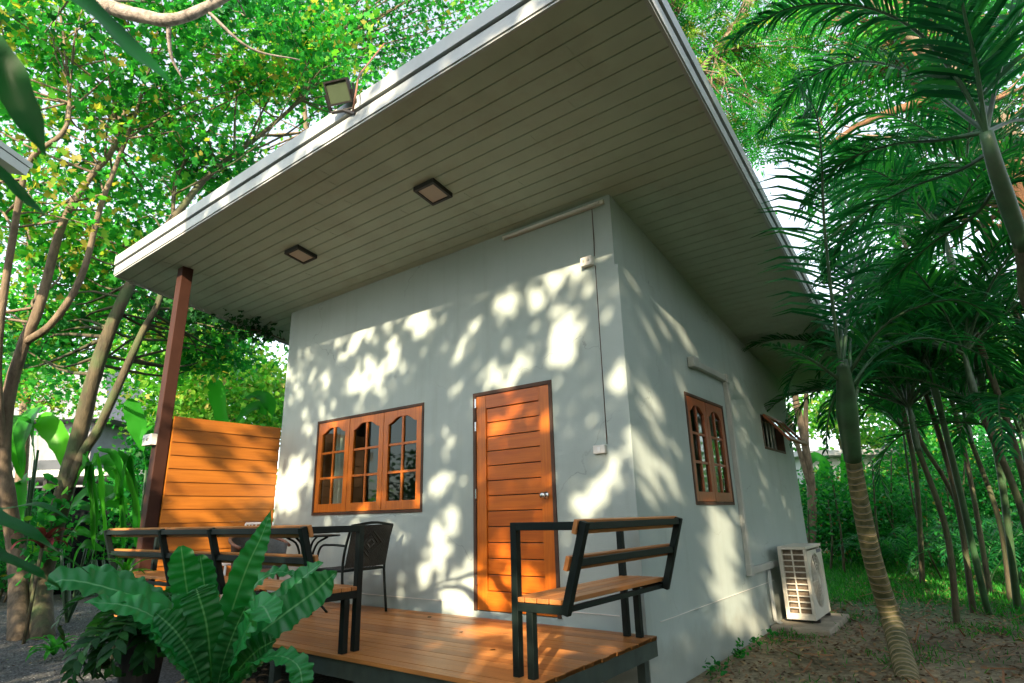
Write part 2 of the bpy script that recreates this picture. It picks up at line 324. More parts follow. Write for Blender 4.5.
# light spots on the front and side walls (centre and two half axes, metres)
LIT_F=[(-6.777,3.518,-0.013,0.101,-0.071,0.013),(-6.711,3.328,-0.009,0.072,-0.054,0.009),(-7.181,3.294,0.015,0.095,-0.086,0.023),(-6.982,3.326,-0.015,0.108,-0.078,0.013),(-6.997,3.166,0.066,0.068,-0.076,0.036),
(-6.826,2.886,-0.095,0.138,-0.118,-0.01),(-6.615,2.447,-0.089,0.129,-0.065,-0.007),(-6.308,2.981,0.005,0.167,-0.12,0.025),(-6.6,3.056,-0.017,0.135,-0.047,0.007),(-6.098,3.514,-0.009,0.09,-0.059,0.012),
(-5.749,3.505,0.132,0.084,-0.104,0.077),(-5.891,3.305,0.103,0.145,-0.11,0.053),(-5.486,3.556,0.08,0.052,-0.064,0.049),(-5.248,3.49,0.116,-0.09,0.064,0.042),(-5.006,3.569,0.146,-0.005,-0.029,0.074),
(-4.749,3.525,0.074,0.081,-0.076,0.049),(-4.54,3.491,0.026,0.118,-0.104,0.037),(-4.427,3.356,-0.002,0.096,-0.055,0.012),(-4.627,3.289,0.072,0.08,-0.073,0.046),(-5.592,2.929,0.149,0.162,-0.199,0.105),
(-5.477,3.112,0.104,0.07,-0.098,0.07),(-5.025,3.144,0.112,0.124,-0.126,0.073),(-4.958,2.98,0.171,-0.008,-0.02,0.072),(-5.218,2.842,0.044,0.213,-0.103,0.028),(-5.014,3.326,0.151,-0.069,0.022,0.044),
(-4.008,2.981,0.106,0.123,-0.101,0.064),(-4.104,2.546,0.069,0.102,-0.085,0.042),(-4.216,2.182,0.079,0.062,-0.064,0.046),(-6.353,3.391,0.07,-0.013,-0.004,0.032),(-6.335,2.653,-0.01,0.085,-0.029,0.004),
(-6.072,2.533,-0.01,0.103,-0.071,0.008),(-3.879,2.466,0.0,0.048,-0.038,0.005),(-3.932,3.553,0.193,0.024,-0.031,0.061),(-3.245,3.545,0.058,0.067,-0.062,0.048),(-3.131,3.49,0.067,-0.018,0.002,0.054),
(-2.959,3.567,0.102,-0.012,-0.008,0.056),(-3.382,3.404,0.077,0.09,-0.072,0.053),(-3.43,3.266,0.103,-0.024,0.002,0.075),(-3.282,3.281,0.053,0.062,-0.07,0.051),(-3.082,3.282,0.083,0.063,-0.067,0.066),
(-2.937,3.439,0.075,0.035,-0.037,0.051),(-2.8,3.475,0.088,0.021,-0.034,0.068),(-2.821,3.325,0.11,0.04,-0.04,0.065),(-2.664,3.557,0.086,0.021,-0.033,0.068),(-2.511,3.549,0.106,0.005,-0.025,0.086),
(-2.567,3.459,0.068,0.053,-0.046,0.051),(-3.58,3.351,0.059,0.027,-0.035,0.044),(-3.818,3.201,0.078,0.057,-0.062,0.055),(-3.998,2.994,0.104,0.153,-0.106,0.058),(-3.622,2.645,0.018,0.141,-0.115,0.026),
(-3.198,2.796,0.088,-0.016,0.003,0.074),(-3.33,2.644,0.062,0.121,-0.101,0.047),(-3.318,2.538,0.11,-0.001,-0.008,0.042),(-3.161,2.662,0.057,0.069,-0.042,0.028),(-3.0,2.955,0.107,0.084,-0.04,0.038),
(-2.678,3.092,0.135,-0.01,-0.011,0.084),(-2.779,2.887,0.128,0.103,-0.087,0.086),(-2.625,2.922,0.053,0.104,-0.076,0.042),(-2.74,2.667,0.166,0.07,-0.046,0.07),(-2.431,3.249,0.079,0.063,-0.053,0.058),
(-2.193,3.548,0.056,0.027,-0.011,0.017),(-2.478,2.567,0.037,-0.006,0.002,0.029),(-2.171,2.432,0.055,0.07,-0.076,0.055),(-2.29,2.329,0.045,0.089,-0.053,0.026),(-4.094,2.571,0.081,0.095,-0.081,0.047),
(-3.086,2.514,0.058,-0.0,-0.004,0.023),(-3.854,2.476,0.068,-0.009,0.0,0.043),(-2.639,2.297,0.117,0.002,-0.005,0.034),(-6.975,1.686,-0.1,0.328,-0.237,-0.001),(-6.659,1.922,-0.159,0.217,-0.162,-0.025),
(-4.334,1.629,0.181,0.145,-0.123,0.078),(-4.234,1.739,0.121,0.043,-0.052,0.066),(-4.243,1.013,0.207,0.275,-0.099,0.035),(-4.418,0.82,0.107,0.131,-0.114,0.04),(-4.24,2.168,0.079,0.061,-0.065,0.046),
(-3.996,2.026,0.086,-0.008,-0.0,0.053),(-3.938,1.61,0.057,0.069,-0.046,0.022),(-4.03,0.652,0.128,0.16,-0.18,0.063),(-4.808,1.121,0.051,0.139,-0.052,0.009),(-4.969,1.209,0.041,0.114,-0.045,0.008),
(-5.429,1.32,-0.006,0.078,-0.05,0.001),(-6.6,2.43,-0.079,0.114,-0.082,-0.009),(-5.739,1.964,-0.015,0.171,-0.049,0.004),(-5.337,1.427,0.171,0.035,-0.028,0.045),(-6.001,2.403,0.208,0.026,-0.028,0.043),
(-3.355,2.22,0.28,0.07,-0.024,0.046),(-3.566,2.4,0.118,0.062,-0.034,0.037),(-3.073,2.154,0.178,0.08,-0.024,0.032),(-3.636,2.184,0.072,0.057,-0.034,0.026),(-3.485,2.1,0.157,0.069,-0.029,0.036),
(-3.729,1.788,0.022,0.09,-0.044,0.009),(-3.597,0.665,0.124,0.157,-0.149,0.055),(-3.162,0.912,0.148,0.134,-0.062,0.039),(-3.509,1.023,0.003,0.121,-0.09,-0.001),(-3.133,0.715,0.215,0.01,0.003,0.078),
(-3.362,0.591,0.188,0.011,0.002,0.079),(-4.246,2.161,0.094,0.03,-0.041,0.055),(-3.942,2.036,0.125,0.013,-0.017,0.049),(-3.862,2.298,0.016,0.068,-0.055,0.014),(-4.312,1.635,0.138,0.134,-0.124,0.067),
(-4.185,1.21,0.184,0.224,-0.108,0.044),(-4.301,1.013,0.139,0.17,-0.105,0.04),(-3.896,1.631,0.102,0.083,-0.049,0.033),(-3.999,0.675,0.185,0.284,-0.155,0.043),(-3.89,0.59,0.129,0.162,-0.151,0.052),
(-4.042,0.521,0.258,0.016,-0.0,0.061),(-3.805,0.506,0.325,0.021,0.0,0.035),(-2.591,2.114,0.019,0.07,-0.076,0.021),(-2.229,1.798,0.093,0.146,-0.067,0.035),(-2.389,1.61,0.13,0.082,-0.058,0.069),
(-2.564,1.477,0.149,0.134,-0.089,0.07),(-2.329,1.551,0.089,0.116,-0.089,0.051),(-2.642,1.324,0.115,0.105,-0.055,0.041),(-2.503,1.39,0.13,-0.004,0.007,0.101),(-2.101,1.648,0.039,0.133,-0.041,0.009),
(-2.091,1.927,0.022,0.076,-0.03,0.008)]
LIT_R=[(4.607,3.285,0.076,-0.048,0.051,0.029),(5.305,3.304,0.153,-0.061,0.079,0.043),(5.553,3.245,0.145,-0.039,0.061,0.035),(5.049,3.259,0.086,-0.074,0.036,0.017),(5.449,2.963,0.095,-0.029,0.07,0.037),
(5.952,3.01,0.176,-0.071,0.1,0.046),(6.201,2.944,0.191,-0.055,0.086,0.041),(6.404,3.148,0.086,-0.032,0.048,0.021),(6.916,2.895,0.118,-0.063,0.085,0.03),(7.236,2.673,0.146,-0.078,0.111,0.035),
(7.625,2.782,0.135,-0.069,0.077,0.024),(5.05,2.851,0.091,-0.059,0.046,0.021),(4.809,2.254,0.125,-0.122,0.207,0.068),(4.676,2.122,0.074,-0.166,0.134,0.031),(4.943,2.107,0.122,-0.089,0.107,0.036),
(7.716,2.49,0.045,-0.052,0.082,0.018),(7.425,2.197,0.012,-0.077,0.077,0.011),(4.75,1.972,-0.0,-0.112,0.144,0.019),(4.646,1.742,0.11,-0.159,0.138,0.029),(4.865,1.606,0.115,-0.164,0.117,0.021),
(5.16,1.555,0.142,-0.201,0.128,0.021),(5.291,1.434,0.104,-0.146,0.115,0.016),(4.702,1.513,0.03,-0.14,0.129,0.012),(5.282,0.951,0.024,-0.117,0.082,0.0),(6.048,1.204,0.037,-0.198,0.209,0.008),
(6.312,1.06,0.125,-0.271,0.407,0.018),(6.28,0.692,0.066,-0.36,0.47,-0.014),(6.499,0.405,0.053,-0.297,0.541,-0.036),(6.028,0.306,0.514,-0.071,0.024,0.065),(6.901,0.22,0.035,-0.206,0.326,-0.028),
(6.708,1.19,0.037,-0.215,0.222,0.007),(6.969,1.072,0.018,-0.11,0.116,0.002),(6.975,0.107,0.514,-0.075,0.016,0.032),(4.655,1.137,0.044,-0.066,0.066,0.007)]
# ------------------------------------------------------------------ house
XC, XL, YF, YB = -2.114, -7.2, 4.427, 10.02
DK = .45                                   # deck surface
def zs(y): return 4.128-.161*(y-4.427)     # soffit height
house = thing('house', 'small grey rendered house with a sloping overhanging roof and orange wooden door and windows', 'house', (-4.7, 7, 0))
def wall_grid(mb, P, us, ws, holes, top=None):
    """wall sheet with openings: P(u, w, depth) -> point"""
    def hole(u, w): return any(a < u < b and c < w < d for a, b, c, d in holes)
    for i in range(len(us)-1):
        for j in range(len(ws)-1):
            u0, u1, w0, w1 = us[i], us[i+1], ws[j], ws[j+1]
            if hole((u0+u1)/2, (w0+w1)/2): continue
            a0 = a1 = w1
            if top and j == len(ws)-2: a0, a1 = top(u0), top(u1)
            q = [(u0, w0), (u1, w0), (u1, a1), (u0, a0)]
            mb.add([P(*p, 0) for p in q], [(0, 1, 2, 3)]); mb.add([P(*p, .14) for p in q], [(3, 2, 1, 0)])
    for a, b, c, d in holes:
        for p, q in (((a, c), (b, c)), ((b, c), (b, d)), ((b, d), (a, d)), ((a, d), (a, c))):
            mb.add([P(*p, 0), P(*q, 0), P(*q, .14), P(*p, .14)], [(3, 2, 1, 0)])
DOOR = (-3.82, -2.88, .49, 2.49); WF = (-6.388, -4.515, 1.365, 2.495); WS = (5.65, 6.79, 1.365, 2.455); WA = (8.39, 9.5, 2.09, 2.55)
us = sorted([XL, XC-.046, DOOR[0], DOOR[1], WF[0], WF[1]]); ws = sorted([-.2, DOOR[2], DOOR[3], WF[2], WF[3], 3.4])+[zs(YF)]
mb = MB(); wall_grid(mb, lambda u, w, d: (u, YF+d, w), us, ws, [DOOR, WF])
mb.build('front_wall', 'wall', house)
us = sorted([YF, YB, WS[0], WS[1], WA[0], WA[1]]); ws = sorted([-.2, WS[2], WS[3], WA[2], WA[3], 2.9, zs(YB)-.3])
ws = sorted([-.2, WS[2], WS[3], WA[2], WA[3], 2.9])+[zs(YF)]
mb = MB(); wall_grid(mb, lambda u, w, d: (XC-.045-d, u, w), us, ws, [WS, WA], top=zs)
# thicker lower render coat with its step and the pilaster return at the corner
ws = sorted([-.2, .49, WS[2], WS[3], WA[2], WA[3], 3.41])
m2 = MB()
for i in range(len(us)-1):
    for j in range(len(ws)-1):
        u0, u1, w0, w1 = us[i], us[i+1], ws[j], ws[j+1]; u, w_ = (u0+u1)/2, (w0+w1)/2
        if any(a < u < b and c < w_ < d for a, b, c, d in (WS, WA)): continue
        z1 = min(w1, zs(u1)); z0 = min(w1, zs(u0))
        m2.add([(XC, u0, w0), (XC, u1, w0), (XC, u1, z1), (XC, u0, z0)], [(0, 1, 2, 3)])
for a, b, c, d in (WS, WA):
    for p, q in (((a, c), (b, c)), ((b, c), (b, d)), ((b, d), (a, d)), ((a, d), (a, c))):
        m2.add([(XC, *p), (XC, *q), (XC-.05, *q), (XC-.05, *p)], [(3, 2, 1, 0)])
m2.add([(XC, YF-.038, 3.41), (XC, YB, 3.41), (XC-.046, YB, 3.41), (XC-.046, YF-.038, 3.41)], [(0, 1, 2, 3)])
m2.box(XC-.215, XC-.0005, YF-.038, YF-.001, -.2, 3.4095)
m2.add([(XC, YF-.038, -.2), (XC, YF, -.2), (XC, YF, 3.41), (XC, YF-.038, 3.41)], [(0, 1, 2, 3)])
m2.build('side_render_coat', 'wall', house)
mb.build('side_wall', 'wall', house)
mb = MB(); mb.add([(XL, YF, -.2), (XL, YB, -.2), (XL, YB, zs(YB)), (XL, YF, zs(YF))], [(3, 2, 1, 0)]); mb.add([(XL, YB, -.2), (XC, YB, -.2), (XC, YB, zs(YB)), (XL, YB, zs(YB))], [(3, 2, 1, 0)])
mb.build('rear_wall', 'wall', house)
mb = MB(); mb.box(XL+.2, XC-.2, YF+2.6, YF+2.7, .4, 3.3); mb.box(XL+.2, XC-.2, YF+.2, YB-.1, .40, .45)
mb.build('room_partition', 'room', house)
mb = MB()                                   # skirting score lines
mb.box(XL+.01, DOOR[0]-.02, YF-.006, YF-.001, .545, .552); mb.box(DOOR[1]+.02, XC-.22, YF-.006, YF-.001, .545, .552)
mb.box(XC+.001, XC+.006, YF+.2, YF+3.5, .493, .499)
mb.build('score_line', 'plastic', house)
# roof
def RX(y, side): return -8.34+.03*(y-2.57) if side < 0 else -1.03-.017*(y-2.57)
Y0, Y1 = 2.57, 10.5
pitch = .1345; mb = MB(); y = Y0+.03; k = 0
while y < Y1:
    y2 = min(y+pitch, Y1); g = .009
    for (a, b, dz) in ((y, y2-g, 0), (y2-g, y2-g+.001, .012), (y2-g+.001, y2-.001, .012)):
        mb.add([(RX(a, -1), a, zs(a)+dz), (RX(a, 1), a, zs(a)+dz), (RX(b, 1), b, zs(b)+dz), (RX(b, -1), b, zs(b)+dz)], [(0, 3, 2, 1)])
    for a, d1, d2 in ((y2-g, 0, .012), (y2, .012, 0)):
        mb.add([(RX(a, -1), a, zs(a)+d1), (RX(a, 1), a, zs(a)+d1), (RX(a, 1), a, zs(a)+d2), (RX(a, -1), a, zs(a)+d2)], [(0, 1, 2, 3)])
    xj = RX(y, -1)+random.uniform(.8, 3.4)   # end joints
    while xj < -1.4:
        mb.box(xj, xj+.004, y+.002, y2-g, zs(y)-.004-.161*pitch, zs(y)-.006-.161*pitch+.004); xj += random.uniform(2.6, 3.6)
    y = y2; k += 1
mb.build('soffit', 'soffit', house)
c = [(RX(Y0, -1), Y0), (RX(Y0, 1), Y0), (RX(Y1, 1), Y1), (RX(Y1, -1), Y1)]
mb = MB(); mb.add([(x, y, zs(y)+.20) for x, y in c]+[(x, y, zs(y)+.235) for x, y in c], [(0, 3, 2, 1), (4, 5, 6, 7), (0, 1, 5, 4), (1, 2, 6, 5), (2, 3, 7, 6), (3, 0, 4, 7)])
mb.build('roof', 'roof', house)
def fascia(p, q, out, z0, z1, proud, mb):
    p, q, out = Vector(p), Vector(q), Vector(out)
    a = [p+out*(-.02), q+out*(-.02), q+out*proud, p+out*proud]
    vs = [(v.x, v.y, zs(v.y if abs(out.x) > .5 else (p.y))+z0) for v in a]+[(v.x, v.y, zs(v.y if abs(out.x) > .5 else (p.y))+z1) for v in a]
    mb.add(vs, [(0, 3, 2, 1), (4, 5, 6, 7), (0, 1, 5, 4), (1, 2, 6, 5), (2, 3, 7, 6), (3, 0, 4, 7)])
P = [Vector((x, y, 0)) for x, y in c]
m1, m2, m3 = MB(), MB(), MB()
for i, out in enumerate(((0, -1, 0), (1, 0, 0), (0, 1, 0), (-1, 0, 0))):
    p, q = P[i], P[(i+1) % 4]; d = (q-p).normalized()
    if i in (0, 2): p = p-d*.0; q = q+d*.0
    fascia(p, q, out, -.012, .095, .018, m1); fascia(p, q, out, .125, .245, .032, m1); fascia(p, q, out, .10, .122, .004, m2); fascia(p, q, out, -.03, -.014, .006, m3)
m1.build('fascia_board', 'white', house); m2.build('fascia_groove', 'darkgroove', house); m3.build('drip_edge', 'white', house)

# door
fr = MB(); a, b, z0, z1 = DOOR
for x0, x1, w0, w1 in ((a, a+.035, z0, z1), (b-.035, b, z0, z1), (a+.035, b-.035, z1-.035, z1)): fr.box(x0, x1, YF-.012, YF+.10, w0, w1)
door = fr.build('door_frame', 'trimdark', house, bevel=.003)
dl = MB(); A, B, Z0, Z1 = a+.038, b-.038, z0+.008, z1-.038
dl.box(A, A+.115, YF+.0, YF+.045, Z0, Z1, .7); dl.box(B-.115, B, YF+.0, YF+.045, Z0, Z1, .55)
dl.build('door_stile', 'orangewood', house, bevel=.002)
dl = MB(); dl.box(A+.116, B-.116, YF+.0, YF+.045, Z1-.13, Z1, .6); dl.box(A+.116, B-.116, YF+.0, YF+.045, Z0, Z0+.16, .8)
nz_ = 12; h = (Z1-.132-Z0-.162)/nz_
for i in range(nz_):
    zz = Z0+.162+i*h; dl.box(A+.117, B-.117, YF+.014+random.uniform(0, .003), YF+.04, zz+.004, zz+h-.004, random.uniform(.2, 1))
dl.build('door', 'orangewood_h', house, bevel=.003)
kb = MB(); kx, kz = B-.07, z0+.98
kb.tube([(kx, YF+.001, kz), (kx, YF-.006, kz)], .032, 16); kb.tube([(kx, YF-.006, kz), (kx, YF-.03, kz), (kx, YF-.04, kz), (kx, YF-.062, kz), (kx, YF-.07, kz)], [.012, .012, .026, .028, .014], 16)
kb.build('door_knob', 'chrome', house, smooth=True)
for zz in (z0+.22, z0+.98, z0+1.62, z0+1.85): MB().box(a+.028, a+.045, YF-.018, YF-.001, zz, zz+.09).build('hinge', 'chrome', house)

# casement windows with arched heads
def sash(mbw, mbg, O, U, Nn, w, h, arch=.07, st=.075, panes=(2, 3)):
    """O lower-left point, U along, Nn outward"""
    O, U, Nn = Vector(O), Vector(U), Vector(Nn); Z = Vector((0, 0, 1))
    def P(u, z, d): return O+U*u+Z*z+Nn*d
    def bx(u0, u1, w0, w1, d0, d1, t=.5):
        vs = [P(u, z, d) for z in (w0, w1) for (u, d) in ((u0, d0), (u1, d0), (u1, d1), (u0, d1))]
        mbw.add(vs, [(0, 3, 2, 1), (4, 5, 6, 7), (0, 1, 5, 4), (1, 2, 6, 5), (2, 3, 7, 6), (3, 0, 4, 7)], t)
    d0, d1 = -.038, 0
    bx(0, st, 0, h, d0, d1, .6); bx(w-st, w, 0, h, d0, d1, .75); bx(st, w-st, 0, st*1.25, d0, d1, .5)
    # arched head
    n = 14; top = h; lo = h-st*1.0
    for i in range(n):
        def zc(i):
            x = abs(i/n*2-1); return lo-arch*(0.5-0.5*math.cos(math.pi*min(1, max(0, (x-.25)/.75))))
        u0, u1 = st+(w-2*st)*i/n, st+(w-2*st)*(i+1)/n
        vs = [P(u0, zc(i), d0), P(u1, zc(i+1), d0), P(u1, zc(i+1), d1), P(u0, zc(i), d1), P(u0, top, d0), P(u1, top, d0), P(u1, top, d1), P(u0, top, d1)]
        mbw.add(vs, [(0, 3, 2, 1), (4, 5, 6, 7), (0, 1, 5, 4), (2, 3, 7, 6)], .65)
    bx(w/2-.014, w/2+.014, st*1.25, lo, d0+.006, d1-.006, .5)
    H = lo-st*1.25
    for k in (1, 2): bx(st, w-st, st*1.25+H*k/3-.013, st*1.25+H*k/3+.013, d0+.009, d1-.009, .5)
    mbg.add([P(st, st, -.022), P(w-st, st, -.022), P(w-st, h-st*.5, -.022), P(st, h-st*.5, -.022)], [(0, 1, 2, 3)])
def window(rect, O, U, Nn, count, mat):
    u0, u1, z0, z1 = rect; W = u1-u0; H = z1-z0; O, U, Nn = Vector(O), Vector(U), Vector(Nn)
    f = MB(); e = .028
    def bar(ua, ub, za, zb, da=-.10, db=.010):
        p = [O+U*u+Vector((0, 0, z))+Nn*d for z in (za, zb) for (u, d) in ((ua, da), (ub, da), (ub, db), (ua, db))]
        f.add(p, [(0, 3, 2, 1), (4, 5, 6, 7), (0, 1, 5, 4), (1, 2, 6, 5), (2, 3, 7, 6), (3, 0, 4, 7)])
    bar(0, e, 0, H); bar(W-e, W, 0, H); bar(e, W-e, 0, e); bar(e, W-e, H-e, H)
    wf = f.build('window', 'trimdark', house)
    sw = (W-2*e)/count
    for i in range(count):
        mw, mg = MB(), MB(); sash(mw, mg, O+U*(e+i*sw+.004)+Vector((0, 0, e+.004))+Nn*.004, U, Nn, sw-.008, H-2*e-.008)
        mw.build('sash', mat, wf, bevel=.002); mg.build('pane', 'glass', wf)
    return wf
w1_ = window(WF, (WF[0], YF, WF[2]), (1, 0, 0), (0, -1, 0), 3, 'orangewood')
w2_ = window(WS, (XC, WS[0], WS[2]), (0, 1, 0), (1, 0, 0), 2, 'redwood')
def curtain(mb, p, U, Nn, w, z0, z1, amp=.03, fr=60):
    p, U, Nn = Vector(p), Vector(U), Vector(Nn); n = int(w*90)
    vs = []
    for i in range(n+1):
        u = w*i/n; d = amp*math.sin(u*fr)+amp*.5*math.sin(u*fr*.37+1)
        for z in (z0, z1): q = p+U*u+Nn*d; vs.append((q.x, q.y, z))
    mb.add(vs, [(2*i, 2*i+2, 2*i+3, 2*i+1) for i in range(n)])
mb = MB(); curtain(mb, (WF[0]+.02, YF+.24, 0), (1, 0, 0), (0, 1, 0), .42, 1.2, 2.6); curtain(mb, (WF[1]-.22, YF+.24, 0), (1, 0, 0), (0, 1, 0), .22, 1.2, 2.6)
curtain(mb, (XC-.24, WS[1]-.25, 0), (0, 1, 0), (1, 0, 0), .25, 1.2, 2.6); mb.build('curtain', 'curtain', house)
# small awning window pushed open
u0, u1, z0, z1 = WA; f = MB(); e = .03
for a_ in ((u0, u0+e, z0, z1), (u1-e, u1, z0, z1), (u0+e, u1-e, z0, z0+e), (u0+e, u1-e, z1-e, z1)): f.box(XC-.10, XC+.008, *a_)
aw = f.build('window', 'trimdark', house)
f = MB()
for i in range(1, 6): yy = u0+(u1-u0)*i/6; f.box(XC-.09, XC-.078, yy-.012, yy+.012, z0+e, z1-e)
f.build('grille_bar', 'plastic', aw)
ang = R_(38); hz = z1-.01
def ap(y, t, d): return (XC+.015+math.sin(ang)*t*.46+d*math.cos(ang), y, hz-math.cos(ang)*t*.46+d*math.sin(ang))
f = MB(); T = 1.0
def abar(y0, y1, t0, t1):
    vs = [ap(y, t, d) for d in (0, .032) for (y, t) in ((y0, t0), (y1, t0), (y1, t1), (y0, t1))]
    f.add(vs, [(0, 3, 2, 1), (4, 5, 6, 7), (0, 1, 5, 4), (1, 2, 6, 5), (2, 3, 7, 6), (3, 0, 4, 7)], .6)
abar(u0+.03, u1-.03, 0, .13); abar(u0+.03, u1-.03, T*.87, T); abar(u0+.03, u0+.10, .13, T*.87); abar(u1-.10, u1-.03, .13, T*.87); abar((u0+u1)/2-.03, (u0+u1)/2+.03, .13, T*.87)
f.build('sash', 'redwood', aw)
g_ = MB(); g_.add([ap(u0+.1, .12, .016), ap(u1-.1, .12, .016), ap(u1-.1, .88, .016), ap(u0+.1, .88, .016)], [(0, 1, 2, 3)]); g_.build('pane', 'glass', aw)

# ------------------------------------------------------------------ things fixed to the house
def soffit_light(x, y, label):
    z = zs(y); t = thing('ceiling_light', label, 'ceiling light', (x, y, z), 'square lights under the eave')
    s = -.161; h = .13
    def q(u, v, d): return (x+u, y+v, z+s*v-d)
    f = MB()
    for a, b, c_, d in ((-h, h, -h, -h+.026), (-h, h, h-.026, h), (-h, -h+.026, -h+.026, h-.026), (h-.026, h, -h+.026, h-.026)):
        vs = [q(a, c_, .001), q(b, c_, .001), q(b, d, .001), q(a, d, .001), q(a, c_, .045), q(b, c_, .045), q(b, d, .045), q(a, d, .045)]
        f.add(vs, [(0, 1, 2, 3), (7, 6, 5, 4), (0, 4, 5, 1), (1, 5, 6, 2), (2, 6, 7, 3), (3, 7, 4, 0)])
    f.build('frame', 'black', t)
    g = h-.026; MB().add([q(-g, -g, .034), q(g, -g, .034), q(g, g, .034), q(-g, g, .034)], [(0, 1, 2, 3)]).build('diffuser', 'lens', t)
soffit_light(-3.53, 3.52, 'square black-rimmed ceiling light under the eave, the nearer one above the door')
soffit_light(-5.66, 3.53, 'square black-rimmed ceiling light under the eave, the farther one towards the brown post')
# floodlight on the front fascia
fx, fz = -3.47, 4.53
t = thing('floodlight', 'black floodlight with a square glass face fixed to the front edge of the roof', 'floodlight', (fx, 2.54, fz))
C0 = Vector((fx-.07, 2.42, fz+.15)); nrm = Vector((.30, -.74, -.60)).normalized(); ux = nrm.cross(Vector((0, 0, 1))).normalized()*-1; uz = ux.cross(nrm)
uz = -uz if uz.z < 0 else uz
ct, st_ = math.cos(R_(0)), math.sin(R_(0)); ux, uz = ux*ct+uz*st_, uz*ct-ux*st_
def fq(u, v, d): return C0+ux*u+uz*v+nrm*d
def fbox(mb, u0, u1, v0, v1, d0, d1, k=1.0):
    vs = [fq(u*k_, v*k_, d) for d, k_ in ((d0, k), (d1, 1)) for (u, v) in ((u0, v0), (u1, v0), (u1, v1), (u0, v1))]
    mb.add(vs, [(0, 3, 2, 1), (4, 5, 6, 7), (0, 1, 5, 4), (1, 2, 6, 5), (2, 3, 7, 6), (3, 0, 4, 7)])
mb = MB(); W_, H_ = .108, .094
fbox(mb, -W_, W_, -H_, H_, -.07, -.03, .75)
for a in ((-W_, W_, H_-.014, H_), (-W_, W_, -H_, -H_+.014), (-W_, -W_+.014, -H_+.014, H_-.014), (W_-.014, W_, -H_+.014, H_-.014)): fbox(mb, *a, -.032, .012)
for i in range(7): fbox(mb, -W_*.7+i*.03, -W_*.7+i*.03+.006, -H_*.6, H_*.6, -.10, -.06)
mb.build('housing', 'black', t)
mb = MB(); fbox(mb, -W_+.013, W_-.013, -H_+.013, H_-.013, -.004, .001); mb.build('glass', 'floodglass', t)
mb = MB(); mb.bar(fq(-W_-.01, 0, 0), fq(-W_-.01, -H_-.05, -.02), .03, .006); mb.bar(fq(W_+.01, 0, 0), fq(W_+.01, -H_-.05, -.02), .03, .006)
mb.bar(fq(-W_-.01, -H_-.05, -.02), fq(W_+.01, -H_-.05, -.02), .03, .008); mb.bar(fq(0, -H_-.05, -.02), (fx, 2.55, fz-.02), .04, .02); mb.build('bracket', 'black', t)
tag(MB().tube(curve([(fx+.03, 2.5, fz-.04), (fx+.1, 2.47, fz+.1), (fx-.05, 2.6, fz+.42), (fx-.35, 2.9, fz+.9), (fx-.6, 3.3, fz+1.6)], 24), .008, 6).build('cable', 'rattan', smooth=True), 'thin brown cable rising from the floodlight into the trees', 'cable')
# lamp batten, boxes and cable on the front wall
t = thing('tube_lamp', 'slim white unlit tube lamp mounted high on the front wall below the eave', 'lamp', (-2.8, YF-.03, 4.05))
MB().box(-3.39, -2.215, YF-.032, YF-.002, 4.045, 4.083).build('batten', 'plastic', t)
MB().tube([(-3.35, YF-.047, 4.055), (-2.25, YF-.047, 4.055)], .013, 10).build('tube', 'rod', t, smooth=True)
t = thing('socket_box', 'white socket box with two outlets high on the front wall near the corner', 'socket box', (-2.42, YF-.03, 3.52))
MB().box(-2.475, -2.362, YF-.055, YF-.001, 3.475, 3.56).build('case', 'plastic', t, bevel=.004)
for xx in (-2.445, -2.395): MB().tube([(xx, YF-.0555, 3.52), (xx, YF-.058, 3.52)], .014, 12).build('outlet', 'duct', t)
t = thing('light_switch', 'white light switch on the front wall to the right of the door', 'switch', (-2.42, YF-.02, 1.82))
MB().box(-2.475, -2.362, YF-.034, YF-.001, 1.785, 1.855).build('plate', 'plastic', t, bevel=.004); MB().box(-2.43, -2.405, YF-.039, YF-.034, 1.80, 1.84).build('rocker', 'rod', t)
tag(MB().tube([(-2.345, YF-.006, 4.04), (-2.347, YF-.006, 3.7), (-2.352, YF-.006, 3.56)], .004, 5).tube([(-2.352, YF-.006, 3.47), (-2.349, YF-.006, 3.44), (-2.352, YF-.006, 2.6), (-2.354, YF-.006, 1.86)], .004, 5).build('cable', 'trimdark'), 'thin dark cable running down the front wall from the socket box to the switch', 'cable')
# air conditioning line cover on the side wall
t = thing('pipe_cover', 'grey plastic pipe cover bending over the side window and down to the air conditioner', 'pipe cover', (XC, 6.96, 1.7))
x0, x1 = XC+.001, XC+.055
MB().box(x0, x1, 5.98, 6.93, 2.76, 2.83).build('run', 'duct', t, bevel=.006)
MB().box(x0-.0, x1+.018, 5.84, 5.99, 2.74, 2.85).build('end_cap', 'duct', t, bevel=.008)
MB().box(x0, x1+.01, 6.91, 7.0, 2.74, 2.845).build('elbow', 'duct', t, bevel=.006); MB().box(x0, x1, 6.92, 6.99, .74, 2.745).build('run', 'duct', t, bevel=.006)
MB().box(x0, x1+.01, 6.905, 7.01, .63, .75).build('elbow', 'duct', t, bevel=.006); MB().box(x0, x1, 7.0, 8.05, .645, .715).build('run', 'duct', t, bevel=.006)
mb = MB()
for yy in (7.62, 7.68): mb.tube([(XC+.03, yy, .66), (XC+.03, yy, .1), (XC+.08, yy+.05, .06)], .014, 8)
mb.build('pipe', 'duct', t, smooth=True)
